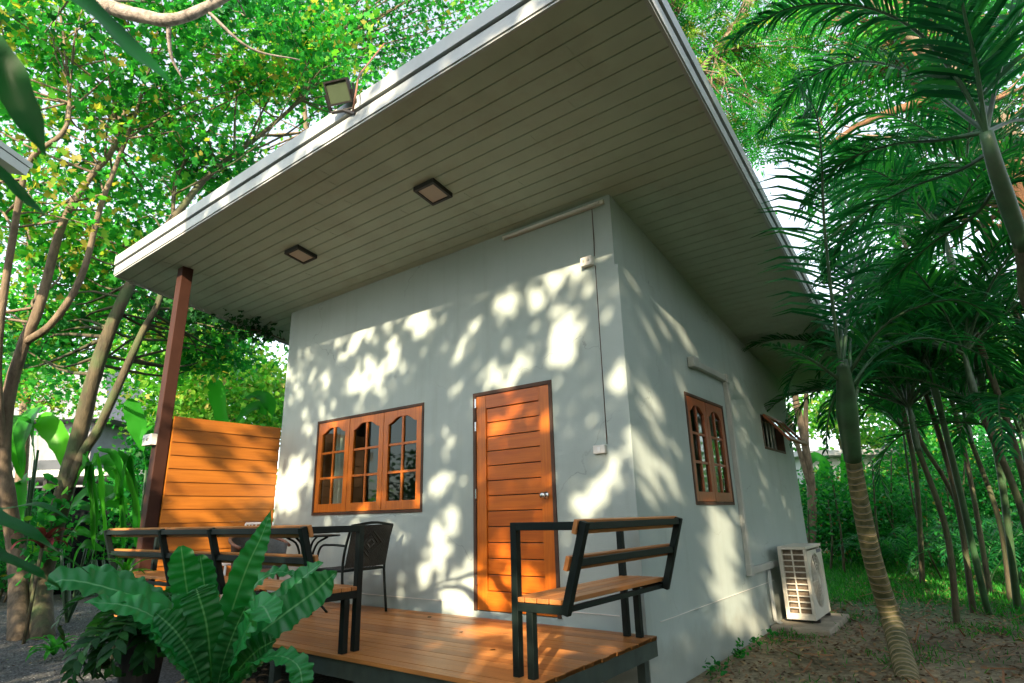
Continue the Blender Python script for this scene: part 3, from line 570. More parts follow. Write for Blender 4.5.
# air conditioner
t = thing('air_conditioner', 'cream outdoor air conditioner unit on a concrete pad beside the side wall', 'air conditioner', (-1.88, 8.2, .1))
ax0, ax1, ay0, ay1, az0, az1 = -1.99, -1.68, 7.80, 8.64, .10, .885
mb = MB()
mb.box(ax0, ax1, ay0, ay1, az1-.03, az1); mb.box(ax0, ax1, ay0, ay1, az0, az0+.05); mb.box(ax0, ax0+.02, ay0+.001, ay1-.001, az0+.05, az1-.03)
mb.box(ax1-.02, ax1, ay0, ay0+.025, az0+.05, az1-.03); mb.box(ax0+.02, ax0+.04, ay0, ay0+.025, az0+.05, az1-.03); mb.box(ax0+.02, ax1-.02, ay1-.02, ay1, az0+.05, az1-.03)
# fan panel on the +X side with a round opening
cyy, czz, rr = (ay0+ay1)/2-.02, (az0+az1)/2, .30; n = 48
ring = [(cyy+rr*math.cos(2*math.pi*i/n), czz+rr*math.sin(2*math.pi*i/n)) for i in range(n)]
def sq(i):
    a = 2*math.pi*i/n; c_, s_ = math.cos(a), math.sin(a); k = min(1/max(abs(c_), 1e-6)*((ay1-cyy-.001) if c_ > 0 else (cyy-ay0-.03)), 1/max(abs(s_), 1e-6)*(.3425))
    return (cyy+c_*k, czz+s_*k)
vs = [(ax1, *ring[i]) for i in range(n)]+[(ax1, *sq(i)) for i in range(n)]+[(ax1-.05, *ring[i]) for i in range(n)]
mb.add(vs, [(i, (i+1) % n, n+(i+1) % n, n+i) for i in range(n)]+[(i, 2*n+i, 2*n+(i+1) % n, (i+1) % n) for i in range(n)])
mb.build('casing', 'acbody', t)
mb = MB()
for i in range(12): zz = az0+.06+i*(.70/11); mb.box(ax0+.03, ax1-.015, ay0-.006, ay0+.006, zz-.006, zz+.006)
mb.box((ax0+ax1)/2-.008, (ax0+ax1)/2+.008, ay0-.008, ay0-.001, az0+.05, az1-.03); mb.box(ax0+.03, ax0+.045, ay0-.008, ay0-.001, az0+.05, az1-.03); mb.box(ax1-.03, ax1-.015, ay0-.008, ay0-.001, az0+.05, az1-.03)
mb.build('side_grille', 'acbody', t)
MB().box(ax0+.045, ax1-.045, ay0+.04, ay0+.06, az0+.05, az1-.04).build('coil', 'coil', t)
mb = MB()
for k in range(1, 9): 
    r_ = rr*k/8.2; mb.tube([(ax1+.012-.02*(r_/rr)**2, cyy+r_*math.cos(2*math.pi*i/40), czz+r_*math.sin(2*math.pi*i/40)) for i in range(41)], .0035, 5, cap=False)
for k in range(12): a = 2*math.pi*k/12; mb.bar((ax1+.012, cyy, czz), (ax1-.006, cyy+rr*math.cos(a), czz+rr*math.sin(a)), .006, .006)
mb.tube([(ax1+.008, cyy, czz), (ax1+.018, cyy, czz)], .05, 20); mb.build('fan_guard', 'acbody', t)
mb = MB()
for k in range(3):
    a = k*2.094; vs = []
    for j in range(7):
        rr_ = .05+.22*j/6; w_ = .5+.1*j
        for s in (-1, 1): aa = a+s*w_*.5; vs.append((ax1-.06+s*.02, cyy+rr_*math.cos(aa), czz+rr_*math.sin(aa)))
    mb.add(vs, [(2*j, 2*j+2, 2*j+3, 2*j+1) for j in range(6)])
mb.tube([(ax1-.10, cyy, czz), (ax1-.03, cyy, czz)], .06, 16); mb.build('fan', 'duct', t)
MB().box(ax1+.001, ax1+.004, ay1-.30, ay1-.05, az1-.095, az1-.055).build('badge', 'greyroof', t)
for yy in (ay0+.1, ay1-.16): MB().box(ax0+.02, ax1+.015, yy, yy+.05, az0-.035, az0-.001).build('foot', 'black', t)
mb = MB(); mb.box(-2.10, -1.50, 7.50, 8.75, -.08, .062); tag(mb.build('concrete_pad', 'concrete', bevel=.015), 'low weathered concrete pad under the air conditioner', 'concrete pad')

# ------------------------------------------------------------------ deck, post, screen
deck = thing('deck', 'low wooden deck with narrow orange brown planks on a dark steel frame', 'deck', (-4.6, 3.6, 0))
DX0, DX1, DY0, DY1 = -7.15, -2.02, 2.72, 4.35
mb = MB(); n = 16; pw = (DY1-DY0)/n
for i in range(n):
    y = DY0+i*pw; z = DK+random.uniform(-.0012, .0012); cut = random.uniform(-6, -3); tt = random.uniform(0, 1)
    e0, e1 = DX0+random.uniform(-.006, .006), DX1+random.uniform(-.008, .008)
    for xa, xb, t_ in ((e0, cut-.002, tt), (cut+.002, e1, random.uniform(0, 1))):
        # grooved top: alternate ridges
        m_ = 5
        for k in range(m_):
            a = y+.003+(pw-.006)*k/m_; b = y+.003+(pw-.006)*(k+1)/m_
            mb.box(xa, xb, a, b-.0035, z-.024, z, t_)
        mb.box(xa, xb, y+.0035, y+pw-.0035, z-.0245, z-.004, t_)
mb.build('plank', 'deck', deck)
mb = MB(); zt = DK-.026
mb.box(DX0, DX1-.008, DY0+.02, DY0+.065, zt-.11, zt); mb.box(DX1-.05, DX1-.012, DY0+.066, DY1+.02, zt-.11, zt); mb.box(DX0, DX0+.04, DY0+.066, DY1, zt-.11, zt); mb.box(DX0+.045, DX1-.06, DY1-.04, DY1, zt-.11, zt)
mb.build('frame', 'deckframe', deck)
mb = MB(); x = DX0+.5
while x < DX1-.2: mb.box(x, x+.05, DY0+.07, DY1-.05, zt-.1, zt-.002); x += .5
mb.build('joist', 'deckframe', deck)
for x in (-7.0, -5.6, -4.3, -3.35, -2.1):
    for y in (DY0+.045, DY1-.1): MB().box(x-.03, x+.03, y-.03, y+.03, -.05, zt-.111).build('leg', 'deckframe', deck)
# brown post with its number plate
px_, py_ = -7.30, 2.99
tag(MB().box(px_-.066, px_+.066, py_-.066, py_+.066, -.1, zs(py_)-.005).build('post', 'post', bevel=.006), 'square brown steel post holding up the front left corner of the roof', 'post')
t = thing('number_plate', 'small white number box fixed on the front of the brown post', 'number plate', (px_-.03, py_-.11, 2.24))
MB().box(px_-.155, px_+.062, py_-.135, py_-.067, 2.165, 2.29).build('case', 'plastic', t, bevel=.004)
def text(body, size, loc, rot, mat, parent, name='lettering'):
    c_ = bpy.data.curves.new(name, 'FONT'); c_.body = body; c_.size = size; c_.extrude = .0008; c_.align_x = 'CENTER'; c_.align_y = 'CENTER'
    tmp = bpy.data.objects.new('tmp', c_); COL.objects.link(tmp); bpy.context.view_layer.update()
    me = bpy.data.meshes.new_from_object(tmp.evaluated_get(bpy.context.evaluated_depsgraph_get())); bpy.data.objects.remove(tmp)
    o = bpy.data.objects.new(name, me); COL.objects.link(o); me.materials.clear(); me.materials.append(M[mat]); o.parent = parent
    o.location = Vector(loc)-ROOT[parent]; o.rotation_euler = rot; return o
text('Y', .055, (px_-.118, py_-.1365, 2.23), (R_(90), 0, 0), 'ink', t); text('4.0', .055, (px_-.028, py_-.1365, 2.225), (R_(90), 0, 0), 'ink', t)
# siding screen
t = thing('privacy_screen', 'orange brown horizontal board screen between the brown post and the house', 'screen', (-7.22, 3.75, .45))
mb = MB(); zz = .42; k = 0
while zz < 2.49:
    z2 = min(zz+.149, 2.505); tt = random.uniform(.2, 1)
    mb.add([(-7.205, 3.068, zz), (-7.205, 4.424, zz), (-7.216, 4.424, z2), (-7.216, 3.068, z2), (-7.24, 3.068, zz), (-7.24, 4.424, zz), (-7.24, 4.424, z2), (-7.24, 3.068, z2)],
           [(0, 1, 2, 3), (7, 6, 5, 4), (4, 5, 1, 0), (3, 2, 6, 7), (0, 3, 7, 4), (1, 5, 6, 2)], tt); zz = z2+.0005; k += 1
mb.build('board', 'screen', t)
mb = MB(); [mb.box(-7.30, -7.242, y, y+.05, -.05, 2.48) for y in (3.07, 3.7, 4.36)]; mb.build('stud', 'post', t)

# ------------------------------------------------------------------ benches
def bench(label, O, L_, n_out, mids, matw):
    """O tall-post line start on deck, L_ vector along, n_out outward"""
    O, L_, o_ = Vector(O), Vector(L_), Vector(n_out); ln = L_.length; s_ = L_.normalized(); Z = Vector((0, 0, 1))
    t = thing('bench', label, 'bench', O+L_/2, 'steel framed benches on the deck')
    P = lambda s, o, h: O+s_*s+o_*o+Z*h
    c = .045
    for s in (0, ln):
        k = 1 if s == 0 else -1
        MB().bar(P(s, 0, 0), P(s, 0, .815), c, c, up=o_).build('post', 'steel', t, bevel=.003)
        MB().bar(P(s, c/2, .7925), P(s, .455, .7925), c, c).build('arm_rail', 'steel', t, bevel=.003)
        MB().bar(P(s, .10, 0), P(s, .10, .335), c, c, up=o_).build('leg', 'steel', t, bevel=.003)
        MB().bar(P(s, c/2, .358), P(s, .315, .358), c, c).build('seat_rail', 'steel', t, bevel=.003)
    for s in [0, ln]+mids:
        MB().bar(P(s, .328, .335), P(s, .478, .814), c, c, up=o_).build('back_post', 'steel', t, bevel=.003)
    mb = MB()
    for (o, h) in ((.466, .79), (.402, .60)):
        ss = sorted([0, ln]+mids)
        for a, b in zip(ss[:-1], ss[1:]): mb.bar(P(a+c/2+.001, o, h), P(b-c/2-.001, o, h), .04, .04)
    mb.bar(P(c/2+.001, .30, .352), P(ln-c/2-.001, .30, .352), .03, .03); mb.bar(P(c/2+.001, .03, .352), P(ln-c/2-.001, .03, .352), .03, .03)
    mb.build('rail', 'steel', t, bevel=.003)
    if ln > 2: 
        for s in (ln*.33, ln*.66): MB().bar(P(s, .10, 0), P(s, .10, .335), c, c, up=o_).build('leg', 'steel', t)
    for (o, h) in ((.431, .788), (.367, .598)):
        d = Vector((0, 0, 0))+o_*.30*.10+Z*.954*.10
        mb = MB(); up = (o_*.3+Z*.954)
        mb.bar(P(-.035, o, h), P(ln+.035, o, h), .026, .078, up=up, tint=random.uniform(.3, 1)); mb.build('back_slat', matw, t, bevel=.003)
    for i in range(4):
        mb = MB(); o = -.012+i*.083; mb.box(*[v for pr in zip(P(-.02, o, .384), P(ln+.02, o+.076, .410)) for v in pr], random.uniform(.2, 1)); mb.build('seat_slat', matw, t, bevel=.003)
    return t
bench('short slatted bench with outward leaning back at the right end of the deck', (-2.2, 2.92, DK), (0, 1.32, 0), (1, 0, 0), [], 'benchy')
bench('long slatted bench along the front of the deck behind the big fern', (-3.55, 2.87, DK), (-3.2, 0, 0), (0, -1, 0), [1.19, 2.04], 'benchx')

# ------------------------------------------------------------------ chairs and table
def cyl(mb, p, q, r, n=8): return mb.tube([p, q], r, n)
ch = thing('chair', 'black metal chair with a woven diamond patterned back beside the wall below the window', 'chair', (-4.98, 3.92, DK))
xb, y0, y1 = -4.78, 3.68, 4.18
for y in (y0, y1):
    mb = MB(); mb.tube(curve([(xb+.05, y, DK), (xb-.0, y, DK+.38), (xb+.02, y, DK+.58), (xb+.10, y, DK+.80)], 10), .0125, 8)
    mb.build('leg', 'steel', ch, smooth=True); mb = MB()
    mb.tube(curve([(xb-.44, y, DK), (xb-.42, y, DK+.36), (xb-.41, y, DK+.40)], 5), .0125, 8); mb.build('leg', 'steel', ch, smooth=True)
mb = MB()
mb.tube(curve([(xb+.10, y0, DK+.80), (xb+.12, (y0+y1)/2, DK+.825), (xb+.10, y1, DK+.80)], 8), .0125, 8)
for y in (y0, y1):
    mb.tube(curve([(xb+.04, y, DK+.62), (xb-.18, y+(.02 if y == y1 else -.02), DK+.63), (xb-.36, y, DK+.60), (xb-.42, y, DK+.40)], 12), .011, 8)
mb.tube([(xb, y0, DK+.40), (xb, y1, DK+.40), (xb-.41, y1, DK+.40), (xb-.41, y0, DK+.40), (xb, y0, DK+.40)], .0125, 8)
mb.build('frame', 'steel', ch, smooth=True)
def weave(mb, P, nu, nv, th, hole=None):
    for i in range(nu+1):
        for j in range(nv):
            if hole and hole(i/nu, (j+.5)/nv): continue
            mb.bar(P(i/nu, j/nv, (i+j) % 2), P(i/nu, (j+1)/nv, (i+j+1) % 2), th, th*.7)
    for j in range(nv+1):
        for i in range(nu):
            if hole and hole((i+.5)/nu, j/nv): continue
            mb.bar(P(i/nu, j/nv, (i+j+1) % 2), P((i+1)/nu, j/nv, (i+j) % 2), th, th*.7)
def Pb(u, v, k): return (xb+.02+.085*v+.003*k, y0+.015+(y1-y0-.03)*u, DK+.43+.37*v)
def diam(u, v): d = abs(u-.5)*1.5+abs(v-.58)*1.5; return (.40 < d < .44) or (.18 < d < .20)
mb = MB(); weave(mb, Pb, 32, 26, .0125)
for k in (.30, .20, .10):
    q = [Pb(.5, .56+k*1.1, 3), Pb(.5+k, .56, 3), Pb(.5, .56-k*1.1, 3), Pb(.5-k, .56, 3)]; [mb.bar(q[i], q[(i+1) % 4], .012, .012) for i in range(4)]; mb.build('back_panel', 'wicker', ch)
mb = MB(); weave(mb, lambda u, v, k: (xb-.01-.39*u, y0+.015+(y1-y0-.03)*v, DK+.405+.003*k), 20, 24, .013); mb.build('seat', 'wicker', ch)
# round table
tx, ty = -5.42, 3.72
t = thing('table', 'round black metal table on curved legs between the chairs on the deck', 'table', (tx, ty, DK))
MB().tube([(tx, ty, DK+.70), (tx, ty, DK+.715)], .32, 40).build('tabletop', 'steel', t)
for k in range(4):
    a = k*math.pi/2+.5; ca, sa = math.cos(a), math.sin(a)
    MB().tube(curve([(tx+ca*.22, ty+sa*.22, DK+.698), (tx+ca*.10, ty+sa*.10, DK+.62), (tx+ca*.05, ty+sa*.05, DK+.40), (tx+ca*.09, ty+sa*.09, DK+.18), (tx+ca*.26, ty+sa*.26, DK+.0)], 16), .011, 8).build('leg', 'steel', t, smooth=True)
tag(MB().tube([(tx+.02, ty-.03, DK+.716), (tx+.02, ty-.03, DK+.75)], [.04, .045], 20).build('ashtray', 'rod', smooth=False), 'small white ashtray on the round black table', 'ashtray')
# brown rattan tub chair left of the table
cx, cyc = -5.98, 3.55
t = thing('chair', 'low brown rattan tub chair to the left of the round table', 'chair', (cx, cyc, DK))
mb = MB(); n = 20; vs = []
for i in range(n+1):
    a = R_(70+220*i/n); r_ = .27
    for z, k in ((.36, .92), (.50, .97), (.64, 1.02), (.72, 1.06)):
        zz = z if z < .7 else .60+.12*math.sin(math.pi*i/n)
        vs.append((cx+r_*k*math.cos(a), cyc+r_*k*math.sin(a), DK+zz))
mb.add(vs, [(4*i+j, 4*i+4+j, 4*i+5+j, 4*i+1+j) for i in range(n) for j in range(3)]); mb.build('back', 'wicker', t, smooth=True)
MB().tube([(cx+.29*math.cos(R_(70+220*i/n)), cyc+.29*math.sin(R_(70+220*i/n)), DK+.61+.12*math.sin(math.pi*i/n)) for i in range(n+1)], .016, 8).build('rim', 'rattan', t, smooth=True)
MB().tube([(cx, cyc, DK+.34), (cx, cyc, DK+.38)], .25, 24).build('seat', 'rattan', t)
for k in range(4): a = R_(45+90*k); MB().tube([(cx+.2*math.cos(a), cyc+.2*math.sin(a), DK+.34), (cx+.24*math.cos(a), cyc+.24*math.sin(a), DK)], .013, 8).build('leg', 'rattan', t)
# white spindle chair at the left end
wx, wy = -6.62, 3.62
t = thing('chair', 'white metal spindle back chair near the board screen behind the long bench', 'chair', (wx, wy, DK))
for dx_ in (-.22, .22):
    MB().tube([(wx+dx_, wy+.21, DK), (wx+dx_, wy+.19, DK+.42), (wx+dx_, wy+.24, DK+.84)], .015, 8).build('leg', 'rod', t, smooth=True)
    MB().tube([(wx+dx_, wy-.2, DK), (wx+dx_, wy-.19, DK+.42)], .013, 8).build('leg', 'rod', t, smooth=True)
mb = MB(); mb.tube([(wx-.22, wy+.24, DK+.84), (wx+.22, wy+.24, DK+.84)], .013, 8)
for k, q in ((-.13, .05), (-.07, -.08), (.0, 0), (.08, .06)): mb.tube([(wx+k, wy+.19, DK+.44), (wx+k+q, wy+.24, DK+.84)], .009, 6)
mb.build('back', 'rod', t); MB().box(wx-.23, wx+.23, wy-.2, wy+.2, DK+.42, DK+.44).build('seat', 'rod', t, bevel=.006)
# ------------------------------------------------------------------ ground
def ground_h(x, y):
    h = 0.0
    if y > 12: h += .03*math.sin(x*.5)*math.sin(y*.3)
    if y > 8 and x > -4: h += .012*(y-8)
    return h
m, nt, bs = newmat('ground')
tc = N(nt, 'ShaderNodeTexCoord'); sx = N(nt, 'ShaderNodeSeparateXYZ'); nt.links.new(tc.outputs['Object'], sx.inputs[0])
n1 = noise(nt, .9, 8, rough=.65); n2 = noise(nt, 14, 8, rough=.7); n3 = noise(nt, 60, 4)
soil = ramp(nt, n2, [(.3, (.09, .085, .05)), (.5, (.24, .20, .12)), (.72, (.42, .36, .23))])
soil = mixc(nt, ramp(nt, n1, [(.42, (0, 0, 0)), (.6, (.75,)*3)]), soil, mixc(nt, n2, (.09, .06, .03), (.03, .06, .02)))
vo = N(nt, 'ShaderNodeTexVoronoi'); vo.inputs['Scale'].default_value = 55; nt.links.new(tc.outputs['Object'], vo.inputs['Vector'])
grav = mixc(nt, 1, ramp(nt, vo.outputs['Distance'], [(0, (.10, .11, .11)), (.5, (.075, .082, .085)), (.75, (.02, .02, .02))]), ramp(nt, vo.outputs['Color'], [(.2, (.5, .5, .5)), (.8, (1.3, 1.3, 1.25))]), 'MULTIPLY')
def smooth(sock, a, b):
    n = N(nt, 'ShaderNodeMapRange', interpolation_type='SMOOTHSTEP'); n.inputs[1].default_value = a; n.inputs[2].default_value = b; nt.links.new(sock, n.inputs[0]); return n.outputs[0]
col = mixc(nt, smooth(sx.outputs[0], -3.0, -3.6), soil, grav)
far = N(nt, 'ShaderNodeMath', operation='ADD'); nt.links.new(sx.outputs[1], far.inputs[0]); nt.links.new(n1, far.inputs[1])
lawn = ramp(nt, n2, [(.3, (.02, .08, .015)), (.7, (.05, .17, .03))])
col = mixc(nt, smooth(far.outputs[0], 8.6, 10.8), col, lawn)
nt.links.new(col, bs.inputs['Base Color']); bs.inputs['Roughness'].default_value = .95
hb = mixc(nt, .5, n2, n3); bump(nt, bs, hb, 1.0, .03); M['ground'] = m
mb = MB(); xs = [-150, -80, -40, -25]+[-18+i for i in range(33)]+[20, 35, 70, 150]; ys = [-80, -40, -20]+[-8+i for i in range(44)]+[45, 70, 120, 200]
vs = [(x, y, ground_h(x, y)) for y in ys for x in xs]; nx = len(xs)
mb.add(vs, [(j*nx+i, j*nx+i+1, (j+1)*nx+i+1, (j+1)*nx+i) for j in range(len(ys)-1) for i in range(nx-1)])
tag(mb.build('ground', 'ground', smooth=True), kind='structure')
# loose gravel, litter and grass
ICO = (np.array([(0, 0, .6), (.9, 0, .1), (.2, .8, 0), (-.8, .4, .1), (-.6, -.7, 0), (.3, -.8, .1)]), [(0, 1, 2), (0, 2, 3), (0, 3, 4), (0, 4, 5), (0, 5, 1)])
M['stone'] = (lambda m_: m_)(None); m, nt, bs = newmat('gravel stone'); nt.links.new(ramp(nt, attr(nt), [(0, (.025, .03, .033)), (.7, (.10, .11, .115)), (1, (.24, .25, .24))]), bs.inputs['Base Color']); bs.inputs['Roughness'].default_value = .85; M['stone'] = m
n = 26000; px = RNG.uniform(-13, -3.3, n); py = RNG.uniform(.8, 5.5, n); k = ~((px > -7.2) & (py > 2.75)); px, py = px[k], py[k]
tag(scatter('gravel', ICO, np.stack([px, py, np.zeros(len(px))], 1), RNG.uniform(.006, .017, len(px)), 'stone', flat=True), kind='stuff')
m, nt, bs = newmat('fallen leaf'); nt.links.new(ramp(nt, attr(nt), [(0, (.04, .028, .014)), (.35, (.12, .07, .03)), (.65, (.24, .14, .06)), (.85, (.36, .27, .12)), (1, (.05, .16, .03))]), bs.inputs['Base Color']); bs.inputs['Roughness'].default_value = .7; M['litter'] = m
n = 15000; px = np.concatenate([RNG.uniform(-2.1, 3, n), RNG.uniform(-12, -3, 260)]); py = np.concatenate([RNG.uniform(4, 15, n), RNG.uniform(1.2, 5, 260)])
k = ~((px < -2.05) & (py > 2.75) & (px > -7.2)); px, py = px[k], py[k]
tag(scatter('leaf_litter', HEX, np.stack([px, py, np.array([ground_h(a, b) for a, b in zip(px, py)])+RNG.uniform(.008, .02, len(px))], 1), RNG.uniform(.02, .065, len(px)), 'litter', flat=True), kind='stuff')
TW = (np.array([(0, -.03, .03), (0, .03, .03), (1, .02, .06), (1, -.02, .04)]), [(0, 1, 2, 3)])
n = 900; px = RNG.uniform(-2, 3, n); py = RNG.uniform(4.3, 12, n)
tag(scatter('twigs', TW, np.stack([px, py, np.full(n, .012)+np.maximum(0, py-8)*.012], 1), RNG.uniform(.06, .3, n), 'cobrown', flat=True), kind='stuff')
BL = (np.array([(0, -.06, 0), (0, .06, 0), (.55, .05, .02), (1, 0, -.12), (.55, -.05, .02)]), [(0, 1, 2, 3, 4)])
def grass(name, n, fx, size, dens):
    px, py = fx(n); k = RNG.uniform(0, 1, len(px)) < dens(px, py); px, py = px[k], py[k]; n = len(px)
    pos = np.stack([px, py, np.array([ground_h(a, b) for a, b in zip(px, py)])], 1)
    o = scatter(name, BL, pos, RNG.uniform(.5, 1.2, n)*size, 'grass', up=.0, droop=-2.2); return tag(o, kind='stuff')
def patch(px, py): return np.clip((np.sin(px*2.1+py*.7)+np.sin(py*1.7-px)+np.sin(px*5+py*4)*.6)*.35+(py-8.8)*.55, .02, 1)
grass('lawn_grass', 42000, lambda n: (RNG.uniform(-3.5, 3, n), 7.4+11*RNG.uniform(0, 1, n)**1.2), .10, patch)
grass('sparse_grass', 15000, lambda n: (RNG.uniform(-2.05, 3, n), RNG.uniform(5, 9, n)), .06, lambda x, y: np.clip(np.sin(x*3+y)*np.sin(y*2.3-x*2)-.15+.0*x, 0, 1)+.04)

# ------------------------------------------------------------------ trees
LEAFN = 0
def tree(name, label, cat, trunks, crowns, leaf, tmpl, lsize, barkm, group=None, loc=None, per=120, spread=.42, twig=.012, tmean=None, droop=.3, keep=None, tw=True):
    """trunks: list of (points, r0, r1); crowns: list of (centre, (rx,ry,rz), clumps)"""
    base = Vector(trunks[0][0][0]) if loc is None else Vector(loc)
    t = thing(name, label, cat, base, group)
    mb = MB(); nodes = []
    for pts, r0, r1 in trunks:
        c_ = curve(pts, max(8, len(pts)*5)); k = len(c_)
        mb.tube(c_, [r0+(r1-r0)*(i/(k-1)) for i in range(k)], 10, wob=.05)
        nodes += [(p, r0+(r1-r0)*(i/(k-1))) for i, p in enumerate(c_) if i > k*.3]
    pos = []; tn = []
    for cc, rad, nc in crowns:
        cc = Vector(cc)
        for _ in range(nc):
            while True:
                q = Vector([random.uniform(-1, 1) for _ in range(3)])
                if .25 < q.length < 1: break
            c0 = cc+Vector((q.x*rad[0], q.y*rad[1], q.z*rad[2]))
            if tw:
                nd = min(random.sample(nodes, min(len(nodes), 14)), key=lambda a: (a[0]-c0).length+max(0, a[0].z-c0.z)*1.5)
                mid = nd[0].lerp(c0, .5)+Vector([random.uniform(-.25, .25) for _ in range(3)])
                r0 = min(nd[1]*.5, .007+.007*(c0-nd[0]).length)
                mb.tube(curve([nd[0], mid, c0], 7), [r0*(1-.8*i/6)+.003 for i in range(7)], 5, cap=False)
            g = RNG.normal(size=(int(per*random.uniform(.6, 1.4)), 3))*np.array([spread, spread, spread*.55]); g = g+np.array(c0)
            pos.append(g); tn.append(np.clip(RNG.normal(tmean if tmean is not None else .45, .2, len(g))+random.uniform(-.27, .27), 0, 1))
    mb.build('trunk', barkm, t, smooth=True)
    if pos:
        pos = np.concatenate(pos); tn = np.concatenate(tn)
        if keep is not None: k = keep(pos); pos, tn = pos[k], tn[k]
        scatter('crown', tmpl, pos, lsize*RNG.uniform(.5, 1.35, len(pos)), leaf, t, tint=tn, up=.35, droop=droop)
        global LEAFN; LEAFN += len(pos)
    return t
def E(px, py, dep, rpx, rpy, rd, n):       # an ellipsoidal crown region
    return (at(px, py, dep), (rpx*dep/FPX, rd, rpy*dep/FPX), n)
# twin trunked tree by the fence, left
A0 = Vector((-9.55, 2.65, -.1)); A1 = Vector((-9.40, 2.85, -.1))
tree('broadleaf_tree', 'tall forked tree with patchy bark at the far left edge', 'tree',
     [([A0, at(17, 560, 8.0), at(8, 500, 8.0), at(3, 460, 8.05), at(8, 400, 8.1), at(24, 343, 8.2), at(40, 305, 8.3), at(62, 225, 8.6), at(88, 180, 8.9), at(116, 142, 9.2), at(135, 60, 9.8), at(150, -40, 10.5)], .115, .02),
      ([at(24, 343, 8.2), at(53, 322, 8.2), at(82, 275, 8.3), at(101, 205, 8.5), at(122, 150, 8.8), at(140, 100, 9), at(160, 20, 9.5)], .055, .018),
      ([at(3, 460, 8.05), at(-2, 350, 7.9), at(15, 225, 8), at(30, 161, 8), at(64, 131, 8), at(69, 90, 8.2), at(60, 10, 8.5)], .055, .016)],
     [E(30, 60, 9.0, 130, 100, 1.6, 26), E(150, 50, 9.4, 130, 100, 1.6, 30), E(80, 190, 9.4, 110, 90, 1.4, 20), E(20, 250, 9.5, 60, 70, 1.2, 10), E(260, 30, 10, 90, 60, 1.2, 20)], 'leafA', LOB, .13, 'bark', per=100, spread=.31, tmean=.66)
tree('broadleaf_tree', 'slender leaning tree with two mossy stems passing behind the front left roof corner', 'tree',
     [([A1, at(42, 580, 7.9), at(62, 500, 8.0), at(78, 440, 8.2), at(93, 380, 8.3), at(110, 330, 8.5), at(128, 289, 8.7), at(150, 250, 9), at(180, 210, 9.2), at(212, 172, 9.5), at(258, 137, 9.8), at(310, 92, 10.2)], .135, .025),
      ([at(66, 492, 8.0), at(84, 452, 8.15), at(98, 430, 8.2), at(119, 384, 8.3), at(143, 331, 8.5), at(160, 298, 8.7), at(172, 240, 9), at(176, 180, 9.4), at(200, 140, 9.8)], .075, .02)],
     [E(200, 120, 9.6, 100, 70, 1.2, 20), E(310, 60, 10.2, 90, 60, 1.3, 22), E(130, 250, 9.8, 60, 50, 1.0, 12), E(60, 340, 10, 60, 40, 1, 12), E(200, 330, 10.5, 50, 40, 1, 18)], 'leafA', LOB, .13, 'barkmoss', per=95, spread=.31, tmean=.6)
# thick pale bough crossing the top
tree('overhanging_tree', 'tree whose thick pale grey bough crosses the top left above the roof edge', 'tree',
     [([at(-160, 560, 7.0), at(-150, 300, 7.0), at(-110, 60, 7.1), at(-20, -50, 7.2), at(60, -14, 7.2), at(112, 8, 7.2), at(142, 16, 7.2), at(170, 20, 7.2), at(203, 9, 7.3), at(240, -12, 7.4)], .13, .055),
      ([at(168, 20, 7.2), at(171, 55, 7.3), at(182, 78, 7.4)], .03, .01), ([at(205, 9, 7.3), at(250, 48, 7.5), at(300, 60, 7.8)], .022, .008)],
     [E(200, -60, 7.6, 160, 50, 1.2, 14), E(60, 20, 7.6, 60, 50, .8, 5)], 'leafA', LOB, .11, 'barkpale', per=80, spread=.3)
# trees behind, left, sunlit
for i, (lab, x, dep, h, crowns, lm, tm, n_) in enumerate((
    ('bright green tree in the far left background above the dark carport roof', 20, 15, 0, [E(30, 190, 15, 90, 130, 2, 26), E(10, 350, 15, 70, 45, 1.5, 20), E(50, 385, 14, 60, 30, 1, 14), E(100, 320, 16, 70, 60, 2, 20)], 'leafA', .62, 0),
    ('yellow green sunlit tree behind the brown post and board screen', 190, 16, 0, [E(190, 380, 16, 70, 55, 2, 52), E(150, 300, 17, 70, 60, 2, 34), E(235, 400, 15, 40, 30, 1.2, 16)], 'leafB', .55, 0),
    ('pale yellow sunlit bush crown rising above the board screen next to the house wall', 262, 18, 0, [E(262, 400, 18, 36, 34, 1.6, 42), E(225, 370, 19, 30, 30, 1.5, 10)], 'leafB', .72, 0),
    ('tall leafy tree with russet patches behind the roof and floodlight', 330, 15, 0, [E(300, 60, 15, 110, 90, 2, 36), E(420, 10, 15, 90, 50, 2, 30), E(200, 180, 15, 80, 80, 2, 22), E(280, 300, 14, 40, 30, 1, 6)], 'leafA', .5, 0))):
    b = at(x, 560, dep); b.z = -.1; tp = crowns[0][0]
    tree('background_tree', lab, 'tree', [([b, b.lerp(Vector(tp), .5)+Vector((.3, 0, 0)), tp], .16, .05)], crowns, lm, LOB, .16 if dep > 15 else .135, 'bark', group='trees beyond the yard on the left', per=115, spread=.5, tmean=tm)
# sprays of dark leaves hanging at the rear left eave
tree('background_tree', 'sparse dark sprays of leaves hanging beside the rear left corner of the roof', 'tree',
     [([Vector((-9.5, 9.5, 0)), Vector((-9.4, 9.0, 3)), at(262, 290, 9.5), at(262, 330, 9)], .09, .02)], [E(262, 322, 9.0, 22, 16, .5, 9), E(205, 310, 9.5, 30, 30, .6, 14)], 'leafC', LOB, .10, 'bark', group='trees beyond the yard on the left', per=55, spread=.22, tmean=.5)
